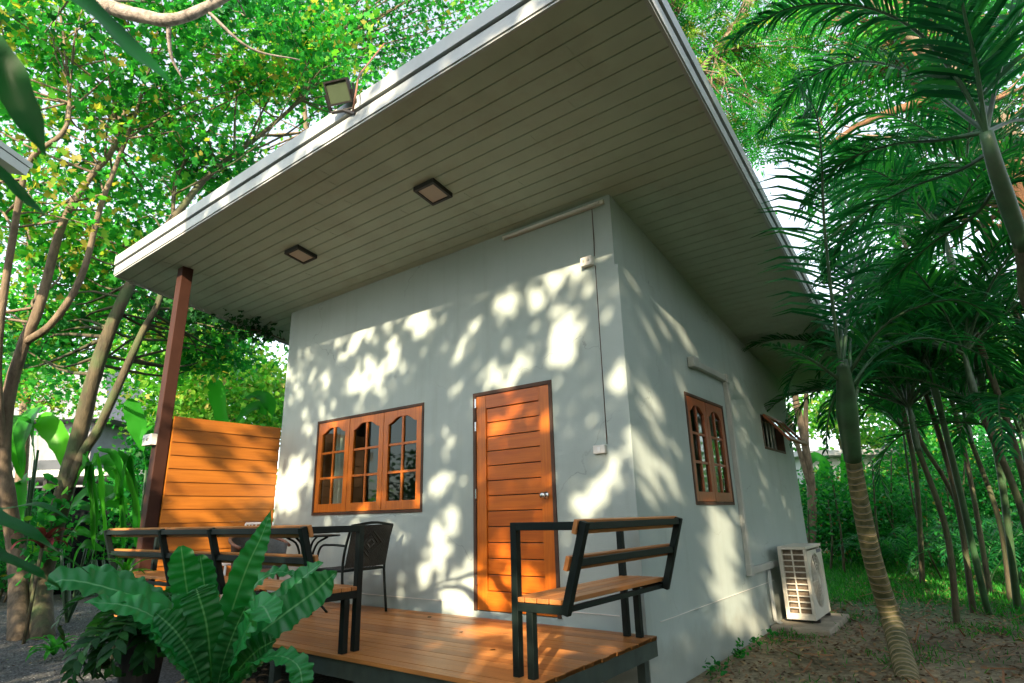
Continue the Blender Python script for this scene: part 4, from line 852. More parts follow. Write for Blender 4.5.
# right: pinnate tree behind the roof, big orange trunk
tree('feathery_tree', 'tree with feathery compound leaves hanging down beyond the right roof edge', 'tree',
     [([Vector((3.5, 13.5, -.1)), Vector((3.0, 13, 4)), at(800, -60, 12), at(740, 20, 11), at(700, 70, 10.5)], .2, .04), ([at(800, -60, 12), at(700, -20, 11), at(665, 40, 10.5)], .07, .02)],
     [E(690, 20, 11, 70, 60, 1.4, 36), E(715, 110, 10.5, 30, 40, 1, 15), E(770, 50, 11.5, 70, 60, 1.2, 20), E(780, 130, 11, 25, 25, .8, 6), E(650, -10, 12, 70, 40, 1.4, 20)], 'leafA', PIN, .36, 'bark', per=30, spread=.36, tmean=.55, droop=.5)
tree('broadleaf_tree', 'large leaning tree with thick orange brown trunk behind the palms at the upper right', 'tree',
     [([Vector((6.2, 11.5, -.1)), at(1100, 420, 11), at(1040, 230, 11), at(990, 140, 11), at(945, 95, 11.2), at(915, 60, 11.5), at(890, -20, 12)], .42, .2),
      ([at(945, 95, 11.2), at(870, 120, 11.5), at(820, 150, 12)], .10, .03)],
     [E(860, 40, 13, 120, 80, 2, 60), E(980, 60, 13.5, 100, 90, 2, 50), E(960, 220, 14, 110, 80, 2, 34), E(850, 170, 14, 60, 60, 1.5, 12)], 'leafA', LOB, .14, 'barkred', per=105, spread=.46, tmean=.5)
for lab, px, dep, dx, crowns, lm, tm in (
    ('grey barked tree with two twisting stems just behind the rear corner of the house', 808, 13, -.2, [E(800, 350, 14, 25, 20, .8, 6)], 'leafA', .6),
    ('sunlit tree behind the white building on the right', 850, 30, .4, [E(830, 410, 30, 40, 22, 2, 22), E(900, 430, 28, 50, 30, 2, 20)], 'leafB', .5),
    ('tall dense tree filling the right background behind the bamboo stems', 985, 20, .5, [E(985, 400, 20, 80, 70, 2.5, 70), E(930, 330, 20, 70, 60, 2, 44), E(1000, 500, 19, 70, 50, 2, 40)], 'leafA', .45),
    ('yellowing tree behind the palms at the right edge', 1000, 24, .5, [E(980, 360, 25, 60, 50, 2, 26), E(880, 370, 26, 40, 30, 2, 7)], 'leafB', .6)):
    b = at(px, 560, dep); b.z = 0; tp = Vector(crowns[0][0])
    tr = [([b, b.lerp(tp, .5)+Vector((dx, 0, 0)), tp], .13, .05)]
    if 'twisting' in lab:
        tr = [([b, at(812, 500, dep), at(806, 450, dep), at(800, 420, dep), at(795, 390, dep), at(800, 330, dep)], .10, .06), ([at(808, 470, dep), at(806, 430, dep), at(806, 400, dep), at(808, 340, dep)], .06, .04), ([at(814, 500, dep), at(796, 440, dep), at(788, 415, dep)], .06, .04)]
    tree('background_tree', lab, 'tree', tr, crowns, lm, LOB, .17 if dep < 22 else .24, 'bark', group='trees beyond the yard on the right', per=105, spread=.55 if dep > 15 else .35, tmean=tm)

# ------------------------------------------------------------------ unseen canopies towards the sun (leaves left out to place the light spots)
SD = np.array(SUN); TV = -SD
LF = np.array(LIT_F, float); LR = np.array(LIT_R, float)
def inell(L, u, v):
    r = np.zeros(len(u), bool)
    for c0, c1, a0, a1, b0, b1 in L:
        det = a0*b1-b0*a1
        if abs(det) < 1e-6: continue
        p = ((u-c0)*b1-(v-c1)*b0)/det; q = ((v-c1)*a0-(u-c0)*a1)/det
        r |= p*p+q*q < 1.4
    return r
def keep_leaf(pos):
    t = (YF-pos[:, 1])/TV[1]; X = pos[:, 0]+TV[0]*t; Z = pos[:, 2]+TV[2]*t
    open_ = (X < XC) & inell(LF, X, Z)
    t2 = (XC-pos[:, 0])/TV[0]; Y2 = pos[:, 1]+TV[1]*t2; Z2 = pos[:, 2]+TV[2]*t2
    open_ |= (X > XC) & inell(LR, Y2, Z2)
    t3 = (DK-pos[:, 2])/TV[2]; X3 = pos[:, 0]+TV[0]*t3; Y3 = pos[:, 1]+TV[1]*t3
    D = np.array([(-2.35, 3.75, .30, .15, -.12, .2), (-2.5, 3.2, .3, .1, -.1, .15), (-3.2, 3.9, .4, .0, 0, .25)])
    open_ |= inell(D, X3, Y3) & (Y3 < YF)
    # dappled breaks: a fascia line, the air conditioner, the yard behind
    t4 = (2.57-pos[:, 1])/TV[1]; X4 = pos[:, 0]+TV[0]*t4; Z4 = pos[:, 2]+TV[2]*t4
    open_ |= (Z4 > 4.46) & (Z4 < 4.85) & (X4 < -1) & (np.sin(X4*3.1)+np.sin(X4*7.7+1)+np.sin(X4*1.3) > .4)
    t5 = (7.78-pos[:, 1])/TV[1]; X5 = pos[:, 0]+TV[0]*t5; Z5 = pos[:, 2]+TV[2]*t5
    open_ |= inell(np.array([(-1.85, .35, .12, .2, -.1, .12), (-1.95, .12, .2, 0, 0, .08)]), X5, Z5)
    open_ |= (X < -7.2) & ((X > -8.0) | (Z > 1.8)) & ~((X > -8.0) & (np.sin(X*9+Z*4)+np.sin(Z*5-X*3) > .35))
    t6 = -pos[:, 2]/TV[2]; X6 = pos[:, 0]+TV[0]*t6; Y6 = pos[:, 1]+TV[1]*t6
    open_ |= (Y6 > 10.8) & (Y6 < 26) & (X6 > -2.0) & (X6 < 5) & (np.sin(X6*2+Y6*.7)+np.sin(Y6*1.3-X6) > -.5)
    open_ |= (Y6 > 5) & (Y6 < 10.8) & (X6 > -1.9) & (X6 < 2) & (np.sin(X6*4.1+Y6*1.7)+np.sin(Y6*3.3-X6*2) > 1.6)
    return ~open_ | (RNG.uniform(size=len(pos)) < .014)
def shade(label, x_wall, s, halfw, zlo, zhi, nleaf, thick=1.2, dens=1.0):
    """crown whose shadow falls on the wall plane between x_wall-halfw..+halfw, zlo..zhi"""
    cx = np.array([x_wall, YF, (zlo+zhi)/2])+SD*s
    t = thing('unseen_shade_tree', label, 'tree', (cx[0], cx[1], 0), 'unseen trees shaping the light')
    MB().tube(curve([(cx[0], cx[1], -.1), (cx[0]+.2, cx[1], 1.2), (cx[0], cx[1]+.1, max(2.2, SD[2]*s+zlo+.4))], 10), [.22-.012*i for i in range(10)], 10).build('trunk', 'bark', t, smooth=True)
    X = RNG.uniform(x_wall-halfw, x_wall+halfw, nleaf); Z = RNG.uniform(zlo, zhi, nleaf); d = s+RNG.normal(size=nleaf)*thick*.5
    pos = np.stack([X, np.full(nleaf, YF), Z], 1)+SD[None, :]*d[:, None]
    pos = pos[keep_leaf(pos)]
    nr = SD[None, :]+RNG.normal(size=(len(pos), 3))*.45
    scatter('crown', HEX, pos, RNG.uniform(.11, .19, len(pos)), 'leafC', t, nrm=nr)
shade('unseen tree behind the viewer shaped to dapple the left half of the house front', -5.6, 13.0, 1.75, -1.5, 4.2, 10500)
shade('unseen broad tree added left behind the viewer shading the gravel and trunks', -11.6, 13, 4.4, -4, 1.9, 15000)
shade('unseen tree behind the viewer shaped to dapple the door side of the house front', -2.5, 13.5, 1.6, -1.5, 4.4, 10500)
shade('unseen tree behind the viewer to the right shaped to dapple the side wall', .6, 12.5, 1.9, -2.5, 5.4, 13500)
shade('unseen tree behind the viewer shading the palms on the right', 4.3, 12.0, 2.2, -3.5, 8.0, 7500)
shade('unseen taller tree behind the viewer shading the palm tops', 1.6, 16, 4.2, 5.2, 10.5, 5500)
shade('unseen broad tree far right behind the viewer', 9.0, 14, 3.0, -3.5, 9.0, 9000)
shade('unseen spreading tree added just right of the viewer to hold back sky light', 3.4, 6.5, 2.4, -.5, 7.5, 11000)  # near crowns added out of view to darken the side wall
shade('unseen leaning tree added right of the viewer towards the back to block light', 4.6, 2.5, 1.8, 2.0, 8.0, 6000)

# unseen tall hedge row added behind the viewer to cut sky light
for i in range(9):
    x = -15+i*3.2; h = random.uniform(3.2, 4.4); y = -6.5+.6*math.sin(i*2.1)
    t = thing('light_block_tree', ['first', 'second', 'third', 'fourth', 'fifth', 'sixth', 'seventh', 'eighth', 'ninth'][i]+' dense tree from the left in the added light-blocking row behind the viewer', 'tree', (x, y, 0), 'unseen light-blocking row behind the viewer')
    MB().tube([(x, y, -.1), (x+.1, y, h*.5), (x, y, h*.8)], [.12, .1, .05], 8).build('trunk', 'bark', t, smooth=True)
    n_ = 3600; q = np.array([x, y, h/2])+np.clip(RNG.normal(size=(n_, 3)), -1.7, 1.7)*np.array([1.05, .55, h*.29]); q = q[q[:, 2] > .05]
    scatter('crown', HEX, q, RNG.uniform(.16, .28, len(q)), 'leafC', t)
for i in range(7):  # out-of-view row added at right to block ambient light on the side wall
    x = 3.2+.35*i+random.uniform(-.3, .3); y = -3+2.7*i; h = random.uniform(5.5, 7.5)
    t = thing('light_block_tree', ['nearest', 'second', 'third', 'fourth', 'fifth', 'sixth', 'farthest'][i]+' dense tree in the added unseen light-blocking row at right, counted from the viewer', 'tree', (x, y, 0), 'unseen light-blocking row on the right')
    MB().tube([(x, y, -.1), (x+.1, y, h*.5), (x, y, h*.8)], [.14, .11, .05], 8).build('trunk', 'bark', t, smooth=True)
    n_ = 2600; q = np.array([x, y, h*.53])+np.clip(RNG.normal(size=(n_, 3)), -1.7, 1.7)*np.array([.6, 1.0, h*.29]); q = q[keep_leaf(q)]; q = q[(q[:, 2] > .05) & (q[:, 0] > .11*np.maximum(q[:, 1], 0)+.6)]
    scatter('crown', HEX, q, RNG.uniform(.16, .28, len(q)), 'leafC', t)
# ------------------------------------------------------------------ palms
def frond_mb(pts, L, n, mbr, mbl, w=.035, droop=.5, ang=55, upv=(0, 0, 1), r=.018, vee=.25, tint=.5, seg=3):
    c_ = curve(pts, 30); k = len(c_)
    mbr.tube(c_, [r*(1-.85*i/(k-1)) for i in range(k)], 6, cap=False)
    upv = Vector(upv)
    for j in range(n):
        u = .14+.85*j/(n-1); i = min(int(u*(k-1)), k-2); f_ = u*(k-1)-i
        p = c_[i].lerp(c_[i+1], f_); d = (c_[i+1]-c_[i]).normalized()
        sd = d.cross(upv); sd = sd.normalized() if sd.length > .05 else Vector((1, 0, 0)); nn = sd.cross(d)
        ll = L*math.sin(math.pi*min(1, .18+.82*u**.8))**.6*random.uniform(.85, 1.1) if u < .97 else L*.35
        for s in (-1, 1):
            a = R_(ang-25*u+random.uniform(-11, 11)); q = (sd*s*math.sin(a)+d*math.cos(a)+nn*(vee+random.uniform(-.12, .12))).normalized()
            wv = q.cross(nn); wv = (wv if wv.length > .1 else d).normalized(); vs = []; x = p.copy(); q_ = q.copy(); tw = random.uniform(-.5, .5)
            wv = (wv*math.cos(tw)+nn*math.sin(tw))
            for m_ in range(seg+1):
                ww = w*(.55, 1.0, .8, .12)[m_] if seg == 3 else w*(1-m_/seg*.9)
                vs += [x-wv*ww/2, x+wv*ww/2]
                x = x+q_*ll/seg; q_ = (q_+Vector((0, 0, -droop*(.35+.5*m_)*random.uniform(.8, 1.2)))).normalized()
            mbl.add(vs, [(2*m_, 2*m_+1, 2*m_+3, 2*m_+2) for m_ in range(seg)], min(1, max(0, random.gauss(tint, .2))))
def palm(label, trunk, r0, r1, shaft, fronds, L, n, cat='palm', name='palm_tree', w=.028, group=None, droop=.5, tint=.45, trunkm='ringed', rs=None):
    t = thing(name, label, cat, trunk[0], group)
    c_ = curve(trunk, 30); MB().tube(c_, [r0+(r1-r0)*i/29 for i in range(30)], 16).build('trunk', trunkm, t, smooth=True)
    if shaft:
        c_ = curve(shaft, 12); rr_ = rs or (r1*1.1, r1*1.35, r1*.65)
        def ri(u): return rr_[0]+(rr_[1]-rr_[0])*u/.4 if u < .4 else rr_[1]+(rr_[2]-rr_[1])*(u-.4)/.6
        MB().tube(c_, [ri(i/11) for i in range(12)], 14).build('crownshaft', 'shaft', t, smooth=True)
    for f in fronds:
        a, b = MB(), MB(); kw = dict(L=L, n=int(n*1.3), droop=droop, w=w, tint=tint); pts = f
        if isinstance(f, tuple): pts, k2 = f; kw.update(k2)
        frond_mb(pts, mbr=a, mbl=b, **kw); fo = a.build('frond', 'shaft', t, smooth=True); b.build('leaflets', 'palm', fo)
    return t
def arc(p, az, el, ln, bend=1.0, n=6):     # arching frond axis
    p = Vector(p); az = R_(az); e = R_(el); out = [p.copy()]
    for i in range(n):
        out.append(out[-1]+Vector((math.cos(az)*math.cos(e), math.sin(az)*math.cos(e), math.sin(e)))*ln/n); e -= R_(bend*18*(.5+i/n*1.6))
    return out
# ringed palm in front of the side yard
b0 = Vector((-.67, 5.9, -.1)); cr = at(842, 372, 5.25)
palm('slender palm with a ringed trunk leaning across the side yard beside the air conditioner', [b0, at(893, 625, 5.35), at(873, 560, 5.45), at(860, 500, 5.5), at(853, 458, 5.5)], .092, .068,
     [at(853, 460, 5.5), at(848, 420, 5.4), at(845, 385, 5.3), at(842, 360, 5.25)],
     [([cr, at(832, 300, 5.25), at(824, 220, 5.2), at(821, 150, 5.1), at(815, 110, 4.9), at(800, 92, 4.7)], dict(L=.62, n=50, droop=.5, upv=(.45, -.85, 0), ang=74, w=.028, vee=.0)),
      ([at(840, 380, 5.3), at(815, 362, 5.1), at(795, 352, 4.9), at(770, 345, 4.8)], dict(L=.26, n=22, w=.024, droop=.6)),
      ([at(850, 372, 5.3), at(875, 335, 5.1), at(905, 312, 5.0), at(955, 300, 4.9), at(1000, 318, 4.8)], dict(L=.5, n=42, w=.03, droop=.9)),
      ([at(852, 385, 5.3), at(880, 352, 5.5), at(925, 338, 5.7), at(975, 352, 5.9), at(1020, 385, 6)], dict(L=.5, n=40, droop=.9)),
      ([at(855, 400, 5.3), at(862, 378, 5.4), at(885, 362, 5.6), at(925, 372, 5.8)], dict(L=.4, n=28, droop=.8)),
      ([cr, at(850, 300, 5.6), at(862, 240, 6), at(890, 200, 6.4), at(930, 190, 6.8)], dict(L=.55, n=42, droop=.7)),
      ([cr, at(842, 310, 5.7), at(850, 260, 6.1), at(850, 215, 6.4), at(835, 185, 6.7), at(810, 178, 6.9)], dict(L=.5, n=40, droop=.7)),
      ([at(850, 375, 5.3), at(853, 330, 5.8), at(880, 270, 6.4), at(920, 245, 6.9)], dict(L=.5, n=36, droop=.7)),
      ([at(845, 400, 5.3), at(836, 395, 5.4), at(828, 420, 5.5), at(826, 450, 5.5)], dict(L=.22, n=14, droop=1.2))], .5, 40)
# big leaning palm at the right edge, above
c2 = at(986, 132, 4.1)
palm('large palm at the upper right edge with a grey crownshaft and long drooping fronds overhead', [Vector((2.6, 5.6, -.1)), Vector((1.9, 5.45, 1.5)), at(1060, 330, 4.3), at(1022, 245, 4.2)], .08, .055,
     [at(1024, 250, 4.2), at(1008, 205, 4.15), at(995, 165, 4.1), c2],
     [([c2, at(958, 80, 4.1), at(915, 30, 4.2), at(860, 6, 4.3), at(790, 8, 4.4), at(730, 40, 4.5)], dict(L=.5, n=84, w=.023, droop=1.5)),
      ([c2, at(950, 105, 4.4), at(905, 70, 4.7), at(850, 62, 5.0), at(800, 85, 5.3), at(765, 130, 5.5)], dict(L=.5, n=72, w=.023, droop=1.4)),
      ([c2, at(975, 60, 4.0), at(962, 0, 3.9), at(955, -80, 3.8)], dict(L=.55, n=44, droop=.5)),
      ([c2, at(1000, 70, 4.2), at(1020, 10, 4.3), at(1050, -60, 4.4)], dict(L=.55, n=40, droop=.5)),
      ([c2, at(940, 140, 4.4), at(890, 145, 4.8), at(840, 165, 5.1), at(800, 210, 5.3)], dict(L=.46, n=64, w=.024, droop=1.2)),
      ([at(992, 150, 4.1), at(960, 170, 4.5), at(905, 190, 5.0), at(850, 225, 5.4), at(825, 275, 5.6)], dict(L=.5, n=48, droop=.9)),
      ([c2, at(1020, 120, 4.5), at(1060, 130, 4.9), at(1100, 170, 5.2)], dict(L=.5, n=36, droop=.9)),
      ([c2, at(985, 90, 4.6), at(975, 50, 5.2), at(940, 20, 5.8), at(890, 20, 6.2)], dict(L=.5, n=44, droop=.8)),
      ([at(1000, 180, 4.1), at(975, 215, 4.5), at(930, 245, 4.9), at(880, 290, 5.2)], dict(L=.48, n=44, droop=.9))], .5, 44, trunkm='barkmoss', tint=.45, rs=(.05, .055, .04))
# clump of slender cane palms at the right
specs = [('leaning slim green cane palm at the right, the one with its foot nearest the viewer', [(1002, 655), (985, 600), (962, 500), (945, 430), (930, 370)], 7.2, .055, 0),
         ('slim cane palm at the right edge rising behind the nearest leaning cane', [(1024, 640), (1012, 560), (1000, 470), (985, 400), (975, 350)], 7.4, .06, 1),
         ('darker cane palm stem crossing behind the leaning cane', [(985, 590), (968, 530), (945, 480), (920, 440), (905, 400)], 9.0, .05, 2),
         ('thin upright dark palm stem left of the leaning cane', [(922, 590), (920, 530), (915, 470), (905, 420), (895, 380)], 9.8, .06, 3),
         ('thin slanting palm stem between the ringed palm and the dark upright stem', [(948, 592), (930, 555), (915, 510), (908, 470), (903, 430)], 10.2, .025, 4)]
for lab, st, dep, r_, i in specs:
    P_ = [at(x, y, dep) for x, y in st]; P_[0].z = -.08; top = P_[-1]; fr_s = []
    for k in range(8):
        az = random.uniform(0, 360) if k > 2 else (180, 235, 140)[k]; el = random.uniform(35, 75); ln = random.uniform(1.5, 2.3)
        fr_s.append(arc(top, az, el, ln, random.uniform(.9, 1.4)))
    palm(lab, P_, r_*.7, r_*.6, [P_[-2].lerp(top, .3), P_[-2].lerp(top, .6), P_[-2].lerp(top, .85), top], fr_s, .42, 34, name='cane_palm', cat='palm', group='slender cane palms on the right', trunkm='shaft' if i < 2 else 'barkmoss', tint=.55)
# more palms whose crowns fill the right
for lab, base, top, hgt in (('low palm with fronds sweeping down beside the dark upright stem', (-.45, 8.9), (-.45, 8.8), 2.5), ('low palm with fronds sweeping over the canes', (.25, 8.1), (.2, 8.0), 2.9), ('small palm in front of the shrubs at the right edge', (.6, 9.0), (.55, 9), 2.1), ('bushy palm in the right middle distance with crown at roof height', (.35, 8.5), (.3, 8.3), 4.4), ('palm behind the ringed palm with crown level with the eave', (-.3, 9.8), (-.3, 9.6), 3.7), ('palm at the right edge with crown high above the canes', (.8, 9.6), (.75, 9.4), 5.7), ('low arching palm beside the canes', (.1, 11), (.1, 10.8), 2.7), ('tall palm rising behind the ringed palm top', (-.1, 11.7), (-.15, 11.5), 6.3)):
    top = Vector((*top, hgt)); fr_s = [arc(top, 36*k+random.uniform(-12, 12), random.uniform(20, 78), random.uniform(1.9, 2.6), random.uniform(.8, 1.3)) for k in range(12)]
    palm(lab, [Vector((*base, -.08)), Vector((*base, hgt*.4))+Vector((.1, 0, 0)), top-Vector((0, 0, .5))], .036, .03, [top-Vector((0, 0, .55)), top-Vector((0, 0, .3)), top], fr_s, .48, 40, group='feathery palms on the right', trunkm='barkmoss', tint=.5)

# ------------------------------------------------------------------ shrubs and stems right
def shrub(name, label, c_, rad, n, mat, size, tmpl=HEX, stems=5, tm=.45, group=None, cat='shrub', per=60, sp=.16):
    c_ = Vector(c_); t = thing(name, label, cat, (c_.x, c_.y, ground_h(c_.x, c_.y)), group)
    mb = MB(); tips = []
    for _ in range(stems):
        q = Vector((random.uniform(-1, 1)*rad[0]*.7, random.uniform(-1, 1)*rad[1]*.7, 0)); tp = Vector((c_.x+q.x, c_.y+q.y, c_.z+random.uniform(-.2, .8)*rad[2]))
        b = Vector((c_.x+q.x*.45, c_.y+q.y*.45, -.05)); mb.tube(curve([b, b.lerp(tp, .5)+Vector((random.uniform(-.1, .1),)*3), tp], 7), [.018-.002*i for i in range(7)], 5)
    mb.build('stem', 'barkmoss', t, smooth=True)
    cl = []
    for _ in range(n):
        q = RNG.normal(size=3); q /= np.linalg.norm(q); q *= RNG.uniform(.3, 1)**.5
        cl.append(np.array(c_)+q*np.array(rad)+RNG.normal(size=(per, 3))*sp)
    pos = np.concatenate(cl); pos = pos[pos[:, 2] > .03]; tn = np.clip(RNG.normal(tm, .22, len(pos)), 0, 1)
    scatter('foliage', tmpl, pos, size*RNG.uniform(.6, 1.3, len(pos)), mat, t, tint=tn, up=.4, droop=.2); return t
g = 'shrubs along the back of the side yard'
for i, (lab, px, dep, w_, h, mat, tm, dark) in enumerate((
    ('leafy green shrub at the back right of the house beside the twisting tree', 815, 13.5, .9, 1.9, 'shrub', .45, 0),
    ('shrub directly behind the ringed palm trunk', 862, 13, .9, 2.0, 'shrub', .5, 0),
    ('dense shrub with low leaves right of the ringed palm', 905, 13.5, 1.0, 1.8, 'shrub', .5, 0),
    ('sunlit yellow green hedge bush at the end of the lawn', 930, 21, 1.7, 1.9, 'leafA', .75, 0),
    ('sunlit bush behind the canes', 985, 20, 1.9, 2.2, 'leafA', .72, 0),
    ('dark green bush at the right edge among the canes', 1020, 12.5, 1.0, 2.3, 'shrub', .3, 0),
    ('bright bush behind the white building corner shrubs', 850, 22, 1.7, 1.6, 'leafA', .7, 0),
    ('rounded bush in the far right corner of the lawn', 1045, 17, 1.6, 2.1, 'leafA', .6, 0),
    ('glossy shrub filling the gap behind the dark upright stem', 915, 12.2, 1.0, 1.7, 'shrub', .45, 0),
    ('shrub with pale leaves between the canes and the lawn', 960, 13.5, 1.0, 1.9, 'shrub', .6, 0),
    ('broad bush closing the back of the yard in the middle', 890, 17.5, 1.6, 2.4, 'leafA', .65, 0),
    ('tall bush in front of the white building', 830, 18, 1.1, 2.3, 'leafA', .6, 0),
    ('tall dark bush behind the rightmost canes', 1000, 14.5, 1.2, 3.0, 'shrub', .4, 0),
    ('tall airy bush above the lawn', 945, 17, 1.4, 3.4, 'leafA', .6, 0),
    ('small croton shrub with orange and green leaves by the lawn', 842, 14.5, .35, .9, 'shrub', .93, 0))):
    p = at(px, 540, dep); hz_ = h/2+.15
    shrub('shrub', lab, (p.x, p.y, hz_), (w_, .7 if dep < 15 else 1.0, h/2), int(26*w_*h*1.05), mat, .09 if dep < 15 else .13, tm=tm, group=g, per=75, sp=.17)
shrub('shrub', 'leafy bush in front of the carport at the far left', (-14.6, 3.6, 1.0), (1.3, .7, .9), 40, 'leafA', .12, LOB, tm=.45, per=70, sp=.2)
shrub('shrub', 'tall leafy bush hiding the carport between the trunks and the brown post', (-14.2, 5.6, 1.6), (1.1, .7, 1.5), 44, 'leafA', .12, LOB, tm=.4, per=70, sp=.22)
# thin saplings
for i, (px, dep, top) in enumerate(((832, 12, 500), (846, 11.5, 480), (868, 12, 470), (884, 11, 460), (900, 12.5, 450), (955, 12, 470), (972, 11.5, 450), (1008, 12, 430), (818, 11.5, 510), (940, 14, 480))):
    b = at(px, 585, dep); b.z = .0; t_ = at(px+random.uniform(-14, 8), top, dep)
    t = thing('sapling', ['thin dark sapling stem just right of the air conditioner', 'thin sapling with few leaves beside the ringed palm', 'thin sapling right behind the ringed palm trunk', 'thin sapling in front of the shrub right of the ringed palm', 'thin sapling between the ringed palm and the upright palm stem', 'thin sapling beside the slanting stem', 'thin sapling among the canes', 'thin sapling at the right edge behind the canes', 'short sapling close behind the air conditioner', 'thin sapling standing on the lit lawn'][i], 'sapling', b, 'thin saplings in the side yard')
    MB().tube(curve([b, b.lerp(t_, .5)+Vector((random.uniform(-.08, .08), 0, 0)), t_], 10), [.028-.0018*j for j in range(10)], 7).build('stem', 'barkmoss', t, smooth=True)
    pos = np.concatenate([np.array(b.lerp(t_, u))+RNG.normal(size=(14, 3))*.16 for u in (.55, .7, .85, 1, 1.08)]); scatter('foliage', HEX, pos, RNG.uniform(.07, .15, len(pos)), 'shrub', t, tint=np.clip(RNG.normal(.4, .2, len(pos)), 0, 1))

for i, (lab, px, dep, h) in enumerate((('low arching clump of fronds on the ground right of the ringed palm', 885, 11.5, .9), ('low arching clump of fronds at the foot of the dark upright stem', 918, 10.4, 1.1), ('low arching clump of fronds behind the slanting stem', 955, 11.5, 1.4), ('low arching clump of fronds at the foot of the leaning cane', 990, 9.4, 1.2), ('low arching clump of fronds at the right edge behind the canes', 1022, 9.6, 1.5))):
    b = at(px, 590, dep); b = Vector((b.x, b.y, ground_h(b.x, b.y)))
    t = thing('ground_palm', lab, 'palm', b, 'low palms under the canes')
    for k in range(11):
        a, b_ = MB(), MB(); frond_mb(arc(b, k*33+random.uniform(-10, 10), random.uniform(55, 82), h*random.uniform(1.1, 1.6), random.uniform(.9, 1.5)), .26, 22, a, b_, w=.026, droop=.5, r=.008, tint=.6)
        fo = a.build('frond', 'shaft', t); b_.build('leaflets', 'palm', fo)
# ------------------------------------------------------------------ strap leaves (banana, heliconia, fern, blades)
def strap(mb, pts, W, prof, up=(0, 0, 1), nu=30, nv=8, wave=.0, wf=30, cup=.12, tint=.5, ph=0, roll=0):
    c_ = curve(pts, nu+1); up = Vector(up); vs = []; al = []
    for i, p in enumerate(c_):
        u = i/nu; d = (c_[min(i+1, nu)]-c_[max(i-1, 0)]).normalized(); sd = d.cross(up)
        sd = sd.normalized() if sd.length > .02 else Vector((1, 0, 0)); nn = sd.cross(d).normalized()
        cr_, sr_ = math.cos(roll), math.sin(roll); sd, nn = sd*cr_+nn*sr_, nn*cr_-sd*sr_
        w_ = W*prof(u)/2
        for j in range(-nv//2, nv//2+1):
            v = j/(nv/2); a = abs(v)
            wv = wave*a**1.6*math.sin(wf*u+ph+(1.3 if v > 0 else 0)+.7*math.sin(wf*.37*u+ph))*min(1, prof(u)*2)
            rib = .0042*math.sin(u*wf*1.9-a*2.2)*(a > .08)*(wave > .012)
            vs.append(p+sd*v*w_*(1-.06*math.sin(wf*u*1.7+ph)*a)+nn*(cup*w_*(a**1.3)+wv+rib)); al.append(v)
    m_ = nv+1
    mb.add(vs, [(i*m_+j, i*m_+j+1, (i+1)*m_+j+1, (i+1)*m_+j) for i in range(nu) for j in range(nv)], tint, al)
pf = lambda u: (.22+.78*min(1, u/.42)**.8)*(1 if u < .72 else max(.02, 1-((u-.72)/.28)**2.2))
pf1 = lambda u: (.3+.7*min(1, u/.35)**.8)*(1 if u < .5 else max(.03, 1-((u-.5)/.5)**1.3))
pb = lambda u: (.06 if u < .22 else math.sin(math.pi*min(1, (u-.2)/.8)**.85)**.55+.02)
pt_ = lambda u: max(.02, math.sin(math.pi*(.08+.92*u))**.6) if u < .98 else .02
